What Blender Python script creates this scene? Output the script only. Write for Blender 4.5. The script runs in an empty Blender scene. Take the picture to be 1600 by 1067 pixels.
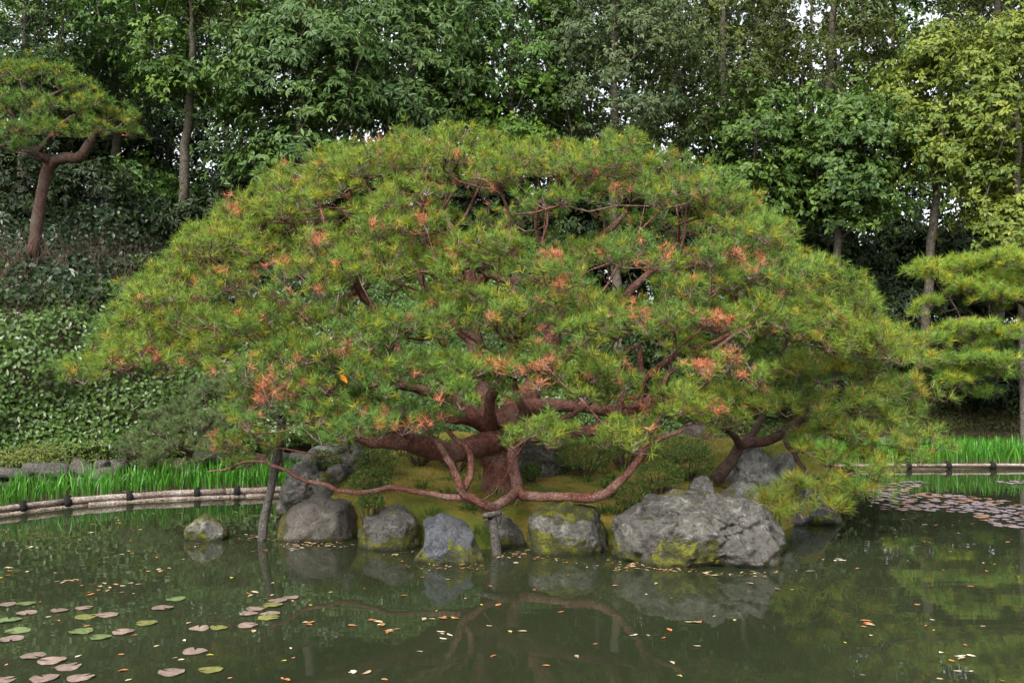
import bpy, math, random
import numpy as np
from mathutils import Vector, noise as mnoise, Matrix
R_ = math.radians
rng = np.random.default_rng(11); random.seed(5)
sc = bpy.context.scene
COL = sc.collection

# ------------------------------------------------------------ camera, sky, sun, exposure
CAM_H, FOC, HOR = 1.9, 1500.0, 580.0          # eye height above the water, focal length and horizon row in photo pixels
cam = bpy.data.cameras.new('camera'); cam_o = bpy.data.objects.new('camera', cam); COL.objects.link(cam_o)
cam_o.location = (0, 0, CAM_H); cam_o.rotation_euler = (R_(90), 0, 0)
cam.lens = 36 * FOC / 1600; cam.sensor_width = 36; cam.shift_y = (HOR - 533.5) / 1600
cam.clip_start = .05; cam.clip_end = 1000
sc.camera = cam_o
SUN_EL, SUN_AZ = 46, 205                      # azimuth clockwise from +Y (behind the camera, a little to its left)
w = bpy.data.worlds.new('World'); sc.world = w; w.use_nodes = True
nt = w.node_tree; nt.nodes.clear()
sky = nt.nodes.new('ShaderNodeTexSky'); sky.sky_type = 'NISHITA'; sky.sun_disc = False
sky.sun_elevation = R_(SUN_EL); sky.sun_rotation = R_(SUN_AZ); sky.air_density = 1.0; sky.dust_density = 4.0; sky.ozone_density = 1
hs = nt.nodes.new('ShaderNodeHueSaturation'); hs.inputs['Saturation'].default_value = .22; hs.inputs['Value'].default_value = 1.15
bg = nt.nodes.new('ShaderNodeBackground'); bg.inputs['Strength'].default_value = .15
wo = nt.nodes.new('ShaderNodeOutputWorld')
nt.links.new(sky.outputs[0], hs.inputs['Color']); nt.links.new(hs.outputs[0], bg.inputs[0]); nt.links.new(bg.outputs[0], wo.inputs[0])
sun = bpy.data.lights.new('sun', 'SUN'); sun.energy = 1.5; sun.angle = R_(14); sun.color = (1, .96, .88)
sun_o = bpy.data.objects.new('sun', sun); COL.objects.link(sun_o); sun_o.location = (0, 0, 30)
d_ = Vector((math.sin(R_(SUN_AZ)) * math.cos(R_(SUN_EL)), math.cos(R_(SUN_AZ)) * math.cos(R_(SUN_EL)), math.sin(R_(SUN_EL))))
sun_o.rotation_euler = d_.to_track_quat('Z', 'Y').to_euler()
sc.view_settings.view_transform = 'Standard'; sc.view_settings.look = 'None'; sc.view_settings.gamma = 1
sc.view_settings.exposure = 1.15; sc.view_settings.use_curve_mapping = False
sc.cycles.max_bounces = 8; sc.cycles.diffuse_bounces = 3; sc.cycles.transmission_bounces = 4; sc.cycles.transparent_max_bounces = 4
sc.cycles.caustics_reflective = False; sc.cycles.caustics_refractive = False

# ------------------------------------------------------------ helpers
def at(px, py, Y):                             # photo pixel at a known distance -> point
    return np.array([(px - 800) / FOC * Y, Y, CAM_H - (py - HOR) / FOC * Y])
def onwater(px, py):
    Y = CAM_H * FOC / (py - HOR); return np.array([(px - 800) / FOC * Y, Y, 0.])
def nrm(a):
    a = np.asarray(a, float); return a / np.maximum(np.linalg.norm(a, axis=-1, keepdims=True), 1e-9)
def snoise(p, s, seed=0):                      # cheap smooth noise, about -1..1, vectorised
    g = np.random.default_rng(seed + 900); p = np.asarray(p, float); r = np.zeros(p.shape[:-1])
    for k in range(7):
        v = nrm(g.normal(size=3)) * g.uniform(.6, 1.7) * s
        r = r + np.sin(p @ v + g.uniform(0, 6.28))
    return r / 3.2

class MB:
    def __init__(s): s.V, s.F, s.C, s.n = [], [], [], 0
    def add(s, v, f, c=None):
        v = np.asarray(v, float).reshape(-1, 3); f = np.asarray(f, int).reshape(-1, 3)
        if c is None: c = (1, 1, 1)
        c = np.asarray(c, float)
        if c.ndim == 1: c = np.tile(c[:3], (len(v), 1))
        s.V.append(v); s.F.append(f + s.n); s.C.append(c); s.n += len(v)
    def mesh(s, name, mat=None, smooth=False, off=(0, 0, 0)):
        me = bpy.data.meshes.new(name)
        if not s.V: return me
        V = np.concatenate(s.V) - np.asarray(off); F = np.concatenate(s.F); C = np.concatenate(s.C)
        me.vertices.add(len(V)); me.vertices.foreach_set('co', V.astype(np.float32).ravel())
        me.loops.add(F.size); me.loops.foreach_set('vertex_index', F.astype(np.int32).ravel())
        me.polygons.add(len(F)); me.polygons.foreach_set('loop_start', np.arange(0, F.size, 3, dtype=np.int32))
        if smooth: me.polygons.foreach_set('use_smooth', np.ones(len(F), dtype=bool))
        a = me.color_attributes.new('Col', 'FLOAT_COLOR', 'POINT')
        a.data.foreach_set('color', np.c_[C, np.ones(len(C))].astype(np.float32).ravel())
        me.update(calc_edges=True)
        if mat: me.materials.append(mat)
        return me
def link(name, me, parent=None):
    o = bpy.data.objects.new(name, me); COL.objects.link(o)
    if parent is not None: o.parent = parent
    return o
def tag(o, label=None, cat=None, group=None, kind=None):
    if label: o['label'] = label
    if cat: o['category'] = cat
    if group: o['group'] = group
    if kind: o['kind'] = kind
    return o
def thing(name, label, cat, loc=(0, 0, 0), group=None):
    o = bpy.data.objects.new(name, None); COL.objects.link(o); o.location = Vector(loc); o.empty_display_size = .1
    return tag(o, label, cat, group)
def part(name, mb, mat, parent, smooth=False, kind=None, label=None):
    off = np.array(parent.location)                 # parts are built in world space, parents are unrotated when built
    if parent.parent is not None: off = off + np.array(parent.parent.location)
    o = link(name, mb.mesh(name, mat, smooth, off), parent)
    return tag(o, label, None, None, kind)
def copy_tree(o, parent=None):
    c = o.copy(); COL.objects.link(c)
    if parent is not None: c.parent = parent
    for ch in o.children: copy_tree(ch, c)
    return c

# ---- materials
def mat_new(name):
    m = bpy.data.materials.new(name); m.use_nodes = True; n = m.node_tree; n.nodes.clear(); return m, n
def N(n, t, **kw):
    x = n.nodes.new(t)
    for k, v in kw.items():
        if k in x.inputs: x.inputs[k].default_value = v
        else: setattr(x, k, v)
    return x
def ramp(n, src, stops):
    r = n.nodes.new('ShaderNodeValToRGB'); e = r.color_ramp.elements
    while len(e) < len(stops): e.new(.5)
    for q, (p, c) in zip(e, stops):
        q.position = p; q.color = (*c, 1) if len(c) == 3 else c
    n.links.new(src, r.inputs[0]); return r.outputs[0]
def mix(n, f, a, b, mode='MIX'):
    x = n.nodes.new('ShaderNodeMix'); x.data_type = 'RGBA'; x.blend_type = mode
    for s, v in ((x.inputs[0], f), (x.inputs[6], a), (x.inputs[7], b)):
        if isinstance(v, bpy.types.NodeSocket): n.links.new(v, s)
        elif isinstance(v, (int, float)): s.default_value = v
        else: s.default_value = (*v, 1)
    return x.outputs[2]
def math_(n, op, a, b=0., clamp=False):
    x = n.nodes.new('ShaderNodeMath'); x.operation = op; x.use_clamp = clamp
    for s, v in ((x.inputs[0], a), (x.inputs[1], b)):
        if isinstance(v, bpy.types.NodeSocket): n.links.new(v, s)
        else: s.default_value = v
    return x.outputs[0]
def noise_(n, co, scale, detail=4, rough=.55, dist=0.):
    x = N(n, 'ShaderNodeTexNoise'); x.inputs['Scale'].default_value = scale; x.inputs['Detail'].default_value = detail
    x.inputs['Roughness'].default_value = rough; x.inputs['Distortion'].default_value = dist
    n.links.new(co, x.inputs['Vector']); return x.outputs[0]
def finish(n, col, rough=.7, spec=.4, bump=None, bstr=.4, bdist=.02, transl=0.):
    p = N(n, 'ShaderNodeBsdfPrincipled'); o = N(n, 'ShaderNodeOutputMaterial')
    if isinstance(col, bpy.types.NodeSocket): n.links.new(col, p.inputs['Base Color'])
    else: p.inputs['Base Color'].default_value = (*col, 1)
    if isinstance(rough, bpy.types.NodeSocket): n.links.new(rough, p.inputs['Roughness'])
    else: p.inputs['Roughness'].default_value = rough
    p.inputs['Specular IOR Level'].default_value = spec
    if bump is not None:
        b = N(n, 'ShaderNodeBump'); b.inputs['Strength'].default_value = bstr; b.inputs['Distance'].default_value = bdist
        n.links.new(bump, b.inputs['Height']); n.links.new(b.outputs[0], p.inputs['Normal'])
    out = p.outputs[0]
    if transl > 0:
        t = N(n, 'ShaderNodeBsdfTranslucent'); n.links.new(col, t.inputs[0])
        m = N(n, 'ShaderNodeMixShader'); m.inputs[0].default_value = transl
        n.links.new(out, m.inputs[1]); n.links.new(t.outputs[0], m.inputs[2]); out = m.outputs[0]
    n.links.new(out, o.inputs[0])
def m_leaf(name, rough=.5, spec=.4, transl=.25, val=1., sat=1., mott=0.):
    m, n = mat_new(name); a = N(n, 'ShaderNodeAttribute', attribute_name='Col'); c = a.outputs['Color']
    oi = N(n, 'ShaderNodeObjectInfo')
    if mott:
        g = N(n, 'ShaderNodeNewGeometry').outputs['Position']
        c = mix(n, 1., c, ramp(n, noise_(n, g, mott, 5, .7), [(.32, (.45, .42, .4)), (.5, (1, 1, 1)), (.7, (1.35, 1.35, 1.25))]), 'MULTIPLY')
    v = math_(n, 'MULTIPLY_ADD', oi.outputs['Random'], .3); n.nodes[-1].inputs[2].default_value = .85
    hsv = N(n, 'ShaderNodeHueSaturation'); hsv.inputs['Saturation'].default_value = sat; c = mix(n, 1., c, (val, val, val), 'MULTIPLY'); n.links.new(c, hsv.inputs['Color']); n.links.new(v, hsv.inputs['Value'])
    finish(n, hsv.outputs[0], rough, spec, transl=transl); return m
def m_bark(name, dark, light, scale=18, pale=None):
    m, n = mat_new(name); g = N(n, 'ShaderNodeNewGeometry').outputs['Position']
    a = N(n, 'ShaderNodeAttribute', attribute_name='Col').outputs['Color']
    f = noise_(n, g, scale, 6, .65); f2 = noise_(n, g, scale * .22, 3)
    vo = N(n, 'ShaderNodeTexVoronoi', feature='DISTANCE_TO_EDGE'); vo.inputs['Scale'].default_value = scale * 1.6
    wv = N(n, 'ShaderNodeVectorMath', operation='ADD'); n.links.new(g, wv.inputs[0])
    nz = N(n, 'ShaderNodeTexNoise'); nz.inputs['Scale'].default_value = scale; n.links.new(g, nz.inputs['Vector'])
    sc_ = N(n, 'ShaderNodeVectorMath', operation='SCALE'); sc_.inputs[3].default_value = .05; n.links.new(nz.outputs[1], sc_.inputs[0])
    n.links.new(sc_.outputs[0], wv.inputs[1]); n.links.new(wv.outputs[0], vo.inputs['Vector'])
    crack = ramp(n, vo.outputs[0], [(0, (0, 0, 0)), (.12, (1, 1, 1))])
    c = ramp(n, f, [(.3, dark), (.68, light)])
    if pale: c = mix(n, ramp(n, f2, [(.45, (0, 0, 0)), (.68, (1, 1, 1))]), c, pale)
    c = mix(n, ramp(n, crack, [(0, (.6, .6, .6)), (1, (0, 0, 0))]), c, tuple(x * .4 for x in dark))
    c = mix(n, 1., c, a, 'MULTIPLY')
    h = math_(n, 'ADD', math_(n, 'MULTIPLY', crack, .6), f)
    finish(n, c, .8, .25, h, .9, .012); return m
def m_rock(name, dark, light, moss=.5, lichen=.3, scale=1., top=.55):
    m, n = mat_new(name); gg = N(n, 'ShaderNodeNewGeometry'); g = gg.outputs['Position']
    sx = N(n, 'ShaderNodeSeparateXYZ'); n.links.new(g, sx.inputs[0]); sn = N(n, 'ShaderNodeSeparateXYZ'); n.links.new(gg.outputs['Normal'], sn.inputs[0])
    f = noise_(n, g, 4.5 * scale, 8, .68, .8); f2 = noise_(n, g, 26 * scale, 9, .78); f3 = noise_(n, g, 2.1 * scale, 4, .6, .4)
    f4 = noise_(n, g, 70, 3, .7)
    c = ramp(n, f, [(.32, tuple(x * .8 for x in dark)), (.46, tuple((a * .6 + b * .4) for a, b in zip(dark, light))), (.58, tuple((a + b) / 2 for a, b in zip(dark, light))), (.72, light)])
    c = mix(n, ramp(n, f2, [(.38, (.8, .8, .8)), (.52, (0, 0, 0))]), c, tuple(x * .45 for x in dark))
    lic = math_(n, 'MULTIPLY', ramp(n, noise_(n, g, 9, 6, .7, .5), [(.6 - .12 * lichen, (0, 0, 0)), (.72 - .12 * lichen, (1, 1, 1))]), lichen)
    c = mix(n, lic, c, (.42, .43, .38))
    spk = N(n, 'ShaderNodeTexVoronoi', feature='F1'); spk.inputs['Scale'].default_value = 34; n.links.new(g, spk.inputs['Vector'])
    c = mix(n, math_(n, 'MULTIPLY', ramp(n, spk.outputs[0], [(.12, (1, 1, 1)), (.24, (0, 0, 0))]), math_(n, 'MULTIPLY', ramp(n, f, [(.45, (0, 0, 0)), (.6, (1, 1, 1))]), .7 * lichen + .15)), c, (.5, .5, .46))
    cr = N(n, 'ShaderNodeTexNoise'); cr.noise_type = 'RIDGED_MULTIFRACTAL'; cr.inputs['Scale'].default_value = 2.6 * scale; cr.inputs['Detail'].default_value = 7; cr.inputs['Distortion'].default_value = .6; n.links.new(g, cr.inputs['Vector'])
    crk = ramp(n, cr.outputs[0], [(.62, (0, 0, 0)), (.86, (1, 1, 1))]); c = mix(n, math_(n, 'MULTIPLY', crk, .75), c, tuple(x * .3 for x in dark))
    c = mix(n, ramp(n, f3, [(.55, (0, 0, 0)), (.75, (.4, .4, .4))]), c, (.17, .14, .10))
    # moss: in a ragged band above the water and in patches on upward faces
    zz = math_(n, 'MULTIPLY', sx.outputs[2], -3.6)
    a1 = math_(n, 'ADD', zz, math_(n, 'ADD', math_(n, 'MULTIPLY', noise_(n, g, 2.4, 7, .62), 4.6), -1.12))
    band = ramp(n, a1, [(.62, (0, 0, 0)), (.8, (1, 1, 1))])
    up = math_(n, 'ADD', math_(n, 'MULTIPLY', sn.outputs[2], .45), noise_(n, g, 2.6, 5, .6))
    patch = ramp(n, up, [(top + .42, (0, 0, 0)), (top + .52, (1, 1, 1))])
    mk = math_(n, 'MULTIPLY', math_(n, 'MAXIMUM', band, patch), moss, True)
    mk = math_(n, 'MULTIPLY', mk, ramp(n, noise_(n, g, 14, 5, .7), [(.28, (.1, .1, .1)), (.5, (1, 1, 1))]))
    mc = ramp(n, noise_(n, g, 7, 5, .7), [(.32, (.026, .03, .008)), (.5, (.09, .09, .014)), (.62, (.23, .235, .016))])
    mc = mix(n, .5, mc, mix(n, 1., mc, ramp(n, f4, [(.3, (.5, .5, .5)), (.7, (1.5, 1.5, 1.5))]), 'MULTIPLY'))
    c = mix(n, mk, c, mc)
    wet = ramp(n, sx.outputs[2], [(.01, (.35, .35, .35)), (.05, (1, 1, 1))])
    c = mix(n, 1., c, wet, 'MULTIPLY')
    h = math_(n, 'ADD', math_(n, 'SUBTRACT', math_(n, 'MULTIPLY', f, 1.2), math_(n, 'MULTIPLY', crk, .5)), math_(n, 'ADD', math_(n, 'MULTIPLY', f2, .5), math_(n, 'MULTIPLY', mk, math_(n, 'MULTIPLY', f4, .8))))
    finish(n, c, .78, .35, h, 1., .07); return m

M = {}
M['needle'] = m_leaf('pine_needles', .5, .25, .25)
M['leaf'] = m_leaf('broad_leaves', .5, .28, .22, .82)
M['gloss'] = m_leaf('glossy_leaves', .36, .4, .15, .72)
M['azalea'] = m_leaf('azalea_leaves', .5, .3, .2, 1.25)
M['iris'] = m_leaf('iris_blades', .4, .4, .35)
M['pad'] = m_leaf('lily_pads', .45, .5, .05, .9, 1., 28)
M['litter'] = m_leaf('dead_leaves', .6, .3, .1, .9, 1., 45)
M['bark_red'] = m_bark('red_pine_bark', (.07, .028, .020), (.245, .10, .072), 16, (.25, .15, .12))
M['bark_dark'] = m_bark('dark_pine_bark', (.035, .02, .015), (.13, .07, .05), 16, (.10, .08, .065))
M['bark_grey'] = m_bark('grey_bark', (.05, .042, .03), (.14, .12, .09), 12)
M['twig'] = m_bark('twigs', (.09, .055, .045), (.26, .17, .14), 25, (.30, .26, .24))
M['wood'] = m_bark('weathered_wood', (.05, .043, .038), (.17, .15, .13), 20)
M['rope'] = m_bark('black_rope', (.006, .006, .006), (.03, .025, .02), 40)
M['bamboo'] = m_bark('bamboo', (.12, .12, .05), (.25, .25, .11), 8)
M['log'] = m_bark('log', (.12, .085, .07), (.36, .29, .25), 14, (.42, .36, .32))

# ---- geometry builders
def frames(P):
    T = np.gradient(P, axis=0); T = nrm(T); U = np.zeros_like(P)
    u = np.cross(T[0], (0, 0, 1.)); 
    if np.linalg.norm(u) < .1: u = np.cross(T[0], (1., 0, 0))
    u = nrm(u)
    for i in range(len(P)):
        u = u - T[i] * (u @ T[i]); u = nrm(u); U[i] = u
    return T, U, np.cross(T, U)
def tube(mb, P, r, sides=8, cap=True, bump=0., col=(1, 1, 1), seed=0):
    P = np.asarray(P, float); n = len(P); r = np.broadcast_to(np.asarray(r, float), (n,))
    T, U, W = frames(P); a = np.arange(sides) / sides * 2 * np.pi
    rr = r[:, None] * np.ones(sides)
    V = P[:, None] + rr[..., None] * (np.cos(a)[None, :, None] * U[:, None] + np.sin(a)[None, :, None] * W[:, None])
    if bump:
        d = V - P[:, None]; V = P[:, None] + d * (1 + bump * (snoise(V, 9, seed) + .6 * snoise(V, 23, seed + 1)))[..., None]
    V = V.reshape(-1, 3); i = np.arange(n - 1)[:, None] * sides; j = np.arange(sides)[None]; k = (j + 1) % sides
    A, B, C, D = i + j, i + k, i + sides + k, i + sides + j
    F = np.concatenate([np.stack([A, B, C], -1).reshape(-1, 3), np.stack([A, C, D], -1).reshape(-1, 3)])
    if cap:
        V = np.concatenate([V, P[:1], P[-1:]]); c0, c1 = n * sides, n * sides + 1; j = np.arange(sides); k = (j + 1) % sides
        F = np.concatenate([F, np.stack([k, j, np.full(sides, c0)], -1), np.stack([j + (n - 1) * sides, k + (n - 1) * sides, np.full(sides, c1)], -1)])
    mb.add(V, F, col)
def sticks(mb, P0, P1, r0, r1, col):            # many thin three-sided twigs
    P0, P1 = np.asarray(P0), np.asarray(P1); n = len(P0)
    if n == 0: return
    T = nrm(P1 - P0); U = nrm(np.cross(T, rng.normal(size=(n, 3)))); W = np.cross(T, U)
    a = np.arange(3) * 2.0944
    ring = np.cos(a)[None, :, None] * U[:, None] + np.sin(a)[None, :, None] * W[:, None]
    r0 = np.broadcast_to(r0, (n,))[:, None, None]; r1 = np.broadcast_to(r1, (n,))[:, None, None]
    V = np.concatenate([P0[:, None] + ring * r0, P1[:, None] + ring * r1], 1)      # n,6,3
    f = np.array([[0, 1, 4], [0, 4, 3], [1, 2, 5], [1, 5, 4], [2, 0, 3], [2, 3, 5]])
    F = (np.arange(n) * 6)[:, None, None] + f[None]
    c = np.asarray(col, float); c = np.repeat(np.broadcast_to(c, (n, 3)), 6, 0)
    mb.add(V.reshape(-1, 3), F.reshape(-1, 3), c)
def tufts(mb, C, A, n, L, wd, col, spread=1.0, shoot=.06, g=rng):
    m = len(C)
    if m == 0: return
    C = np.asarray(C); A = nrm(A)
    t = g.uniform(0, 1, (m, n, 1)); base = C[:, None] + A[:, None] * (t - .6) * shoot
    rd = nrm(g.normal(size=(m, n, 3))); rd = rd - (rd * A[:, None]).sum(-1, keepdims=True) * A[:, None]; rd = nrm(rd)
    D = nrm(A[:, None] * (g.uniform(-.05, 1.0, (m, n, 1)) + .15) + rd * spread * g.uniform(.55, 1.05, (m, n, 1)))
    ln = L * g.uniform(.75, 1.1, (m, n, 1))
    Wv = nrm(np.cross(D, g.normal(size=(m, n, 3)))) * wd * .5
    V = np.stack([base - Wv, base + Wv, base + D * ln], 2)      # m,n,3,3
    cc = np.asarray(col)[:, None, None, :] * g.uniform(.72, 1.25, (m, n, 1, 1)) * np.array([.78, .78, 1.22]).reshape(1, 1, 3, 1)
    F = np.arange(m * n * 3).reshape(-1, 3)
    mb.add(V.reshape(-1, 3), F, np.broadcast_to(cc, V.shape).reshape(-1, 3))
def leaves(mb, B, D, Nn, L, Wd, col, fold=.18, droop=.12):
    B = np.asarray(B); n = len(B); D = nrm(D); S = nrm(np.cross(D, Nn)); Nn = np.cross(S, D)
    L = np.broadcast_to(L, (n,))[:, None]; Wd = np.broadcast_to(Wd, (n,))[:, None]
    mid = B + D * L * .48
    V = np.stack([B, mid + S * Wd * .5 + Nn * Wd * fold, B + D * L - Nn * L * droop, mid - S * Wd * .5 + Nn * Wd * fold], 1)
    F = (np.arange(n) * 4)[:, None, None] + np.array([[0, 1, 2], [0, 2, 3]])[None]
    mb.add(V.reshape(-1, 3), F.reshape(-1, 3), np.repeat(np.broadcast_to(col, (n, 3)), 4, 0))
def catmull(P, step=.15):
    P = np.asarray(P, float); Q = np.concatenate([P[:1] * 2 - P[1:2], P, P[-1:] * 2 - P[-2:-1]]); out = []
    for i in range(1, len(Q) - 2):
        a, b, c, d = Q[i - 1:i + 3]; k = max(2, int(np.linalg.norm(c[:3] - b[:3]) / step) + 1)
        for t in np.arange(k) / k:
            out.append(.5 * (2 * b + (c - a) * t + (2 * a - 5 * b + 4 * c - d) * t * t + (3 * b - a - 3 * c + d) * t ** 3))
    out.append(P[-1]); return np.array(out)

def grow(seeds, parents, targets, root, step=.22, alpha=.3, wig=.05, sag=.08):
    pos = [np.array(p) for p in seeds]; par = list(parents)
    path = [0.] * len(pos)
    for i, p in enumerate(par):
        path[i] = 0 if p < 0 else path[p] + np.linalg.norm(pos[i] - pos[p])
    cap = len(pos) + 40 * len(targets)
    arr = np.zeros((cap, 3)); pl = np.zeros(cap); n = len(pos); arr[:n] = pos; pl[:n] = path
    order = np.argsort(np.linalg.norm(np.asarray(targets) - root, axis=1)); tips = {}
    for ti in order:
        t = targets[ti]; d = np.linalg.norm(arr[:n] - t, axis=1)
        pen = np.maximum(0, arr[:n, 2] - t[2]) * .8          # rather come from below than from above
        i = int(np.argmin(d + alpha * pl[:n] + pen)); p = arr[i].copy(); L = d[i]; k = max(1, int(L / step))
        k = min(k, 38)
        side = nrm(np.cross(t - p, rng.normal(size=3))); prev = i
        ph = rng.uniform(0, 6.28)
        for s in range(1, k + 1):
            u = s / k; q = p + (t - p) * u
            q = q - np.array([0, 0, 1]) * sag * L * math.sin(math.pi * u) + side * wig * L * math.sin(math.pi * 1.7 * u + ph) * (1 - u) * u * 4
            if s < k: q = q + rng.normal(size=3) * .018
            arr[n] = q; pl[n] = pl[prev] + np.linalg.norm(q - arr[prev]); par.append(prev); prev = n; n += 1
        tips[int(ti)] = prev
    return arr[:n], np.array(par), tips
def skeleton(mb, arr, par, n0, tip_r=.006, e=2.3, rmax=.12, sides=5, col=(1, 1, 1), grey=None):
    n = len(arr); acc = np.zeros(n); ch = [[] for _ in range(n)]
    for i in range(n - 1, -1, -1):
        if not ch[i]: acc[i] = tip_r ** e
        if par[i] >= 0: acc[par[i]] += acc[i]; ch[par[i]].append(i)
    r = np.minimum(acc ** (1 / e), rmax); done = np.zeros(n, bool)
    for i in range(n0, n):
        if done[i]: continue
        c = [par[i]] if par[i] >= 0 else []; j = i; 
        while True:
            c.append(j); done[j] = True
            k = [q for q in ch[j] if not done[q] and q >= n0]
            if not k: break
            j = max(k, key=lambda q: acc[q])
        if len(c) < 2: continue
        rr = r[c].copy(); rr[0] = min(rr[0], rr[1] * 1.15)
        tube(mb, arr[c], rr, sides if rr[0] > .012 else 4, cap=False, col=col)
    return r

# ------------------------------------------------------------ the setting: ground, water, island
SHX = np.array([-60, -12, -9, -6.8, -6.3, -5.6, -4.8, -3.55, -1, 2, 6, 7, 10, 16, 60.])
SHY = np.array([6.0, 8.2, 10.4, 12.67, 13.4, 14.0, 14.4, 14.8, 15.7, 17.2, 18.5, 18.6, 18.7, 18.7, 17.0])
def sm(a, b, x): t = np.clip((x - a) / (b - a), 0, 1); return t * t * (3 - 2 * t)
def ground_z(X, Y):
    X, Y = np.asarray(X, float), np.asarray(Y, float); s = Y - np.interp(X, SHX, SHY)
    rt = sm(-1.5, 5.5, X)                                   # left bank is steep, the other one gentle
    P3 = np.stack([X, Y, np.zeros_like(X)], -1)
    left = .05 + .36 * sm(2.4, 2.62, s) + (3.2 + .35 * snoise(P3, .8, 77)) * sm(2.9, 6.4, s) + 1.9 * sm(6, 13, s)
    right = .05 + .5 * sm(2.5, 2.75, s) + .55 * sm(2.8, 5.0, s) + 2.3 * sm(5, 11, s)
    z = left * (1 - rt) + right * rt + .05 * snoise(P3, 1.7, 3) * sm(2.5, 4, s)
    z = np.where(s < 0, -.75 + .8 * sm(-.35, 0, s), z)
    near = sm(2.3, 1.2, Y)
    return z * (1 - near) + .35 * near
def grid_mesh(name, xs, ys, fz, mat):
    X, Y = np.meshgrid(xs, ys); Z = fz(X, Y); nx, ny = len(xs), len(ys)
    i = np.arange(nx - 1)[None] + np.arange(ny - 1)[:, None] * nx
    F = np.concatenate([np.stack([i, i + 1, i + nx + 1], -1).reshape(-1, 3), np.stack([i, i + nx + 1, i + nx], -1).reshape(-1, 3)])
    mb = MB(); mb.add(np.stack([X, Y, Z], -1).reshape(-1, 3), F); return link(name, mb.mesh(name, mat, True))
m, n = mat_new('soil'); g = N(n, 'ShaderNodeNewGeometry').outputs['Position']
c = ramp(n, noise_(n, g, 2.2, 8, .7), [(.3, (.03, .022, .014)), (.55, (.075, .055, .035)), (.75, (.06, .065, .025))])
c = mix(n, ramp(n, noise_(n, g, 30, 5, .7), [(.55, (0, 0, 0)), (.66, (.8, .8, .8))]), c, (.16, .10, .055))
finish(n, c, .9, .2, noise_(n, g, 25, 6, .7), .8, .05); M['soil'] = m
m, n = mat_new('moss'); g = N(n, 'ShaderNodeNewGeometry').outputs['Position']
c = ramp(n, noise_(n, g, 1.9, 7, .65), [(.32, (.07, .10, .018)), (.45, (.14, .15, .026)), (.55, (.24, .185, .04)), (.68, (.17, .10, .045))])
c = mix(n, .55, c, mix(n, 1., c, ramp(n, noise_(n, g, 60, 5, .75), [(.3, (.4, .4, .4)), (.7, (1.7, 1.7, 1.7))]), 'MULTIPLY'))
finish(n, c, .95, .15, noise_(n, g, 45, 5, .7), .9, .03); M['moss'] = m
m, n = mat_new('pond_water'); g = N(n, 'ShaderNodeNewGeometry').outputs['Position']
mp = N(n, 'ShaderNodeMapping'); mp.inputs['Scale'].default_value = (1, 2.2, 1); n.links.new(g, mp.inputs[0])
c = ramp(n, noise_(n, g, .35, 4, .5), [(.3, (.016, .021, .010)), (.7, (.027, .032, .016))])
h = math_(n, 'ADD', noise_(n, mp.outputs[0], 1.1, 2, .5), math_(n, 'MULTIPLY', noise_(n, mp.outputs[0], 7, 2, .5), .05))
finish(n, c, .012, .5, h, .03, .05); n.nodes['Principled BSDF'].inputs['IOR'].default_value = 1.36; M['water'] = m

xs = np.unique(np.concatenate([np.linspace(-300, -20, 14), np.arange(-20, 20.01, .22), np.linspace(20, 300, 14)]))
ys = np.unique(np.concatenate([np.linspace(-60, 0, 8), np.arange(0, 34, .2), np.linspace(34, 500, 24)]))
tag(grid_mesh('ground', xs, ys, ground_z, M['soil']), kind='structure')
tag(grid_mesh('pond_water', np.linspace(-60, 60, 25), np.linspace(1.0, 19.6, 9), lambda X, Y: np.zeros_like(X), M['water']), kind='structure')
ISL = np.array([(-3.0, 14.6), (-2.75, 12.9), (-2.6, 11.5), (-1.9, 11.0), (-1.0, 10.4), (-.3, 10.1), (.4, 10.5), (1.1, 10.4), (1.5, 9.9), (2.6, 9.9),
                (3.0, 10.9), (3.8, 12.2), (4.6, 13.2), (4.3, 14.8), (2, 15.5), (-1, 15.4)])
def isl_d(X, Y):
    X, Y = np.asarray(X, float), np.asarray(Y, float); d = np.full(X.shape, 1e9); ins = np.zeros(X.shape, bool)
    for (x0, y0), (x1, y1) in zip(ISL, np.roll(ISL, -1, 0)):
        dx, dy = x1 - x0, y1 - y0; t = np.clip(((X - x0) * dx + (Y - y0) * dy) / (dx * dx + dy * dy), 0, 1)
        d = np.minimum(d, np.hypot(X - x0 - t * dx, Y - y0 - t * dy))
        ins ^= ((y0 > Y) != (y1 > Y)) & (X < (x1 - x0) * (Y - y0) / (y1 - y0 + 1e-12) + x0)
    return np.where(ins, d, -d)
def isl_z(X, Y):
    d = isl_d(X, Y); P3 = np.stack([X, Y, np.zeros_like(np.asarray(X, float))], -1)
    hgt = .30 + .13 * (Y - 10.2) + .04 * snoise(P3, 2.4, 5) + .015 * snoise(P3, 9, 6)
    hgt = hgt - .22 * sm(-1.5, -2.8, X)
    return -.6 + (hgt + .6) * sm(-.25, .38, d)
def lawn_Y(pyb):                               # distance at which the lawn shows on that photo row
    return 2.926 / ((pyb - HOR) / FOC + .13)
tag(grid_mesh('island', np.arange(-4.4, 5.2, .07), np.arange(9.3, 16, .07), isl_z, M['moss']), kind='structure')
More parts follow.
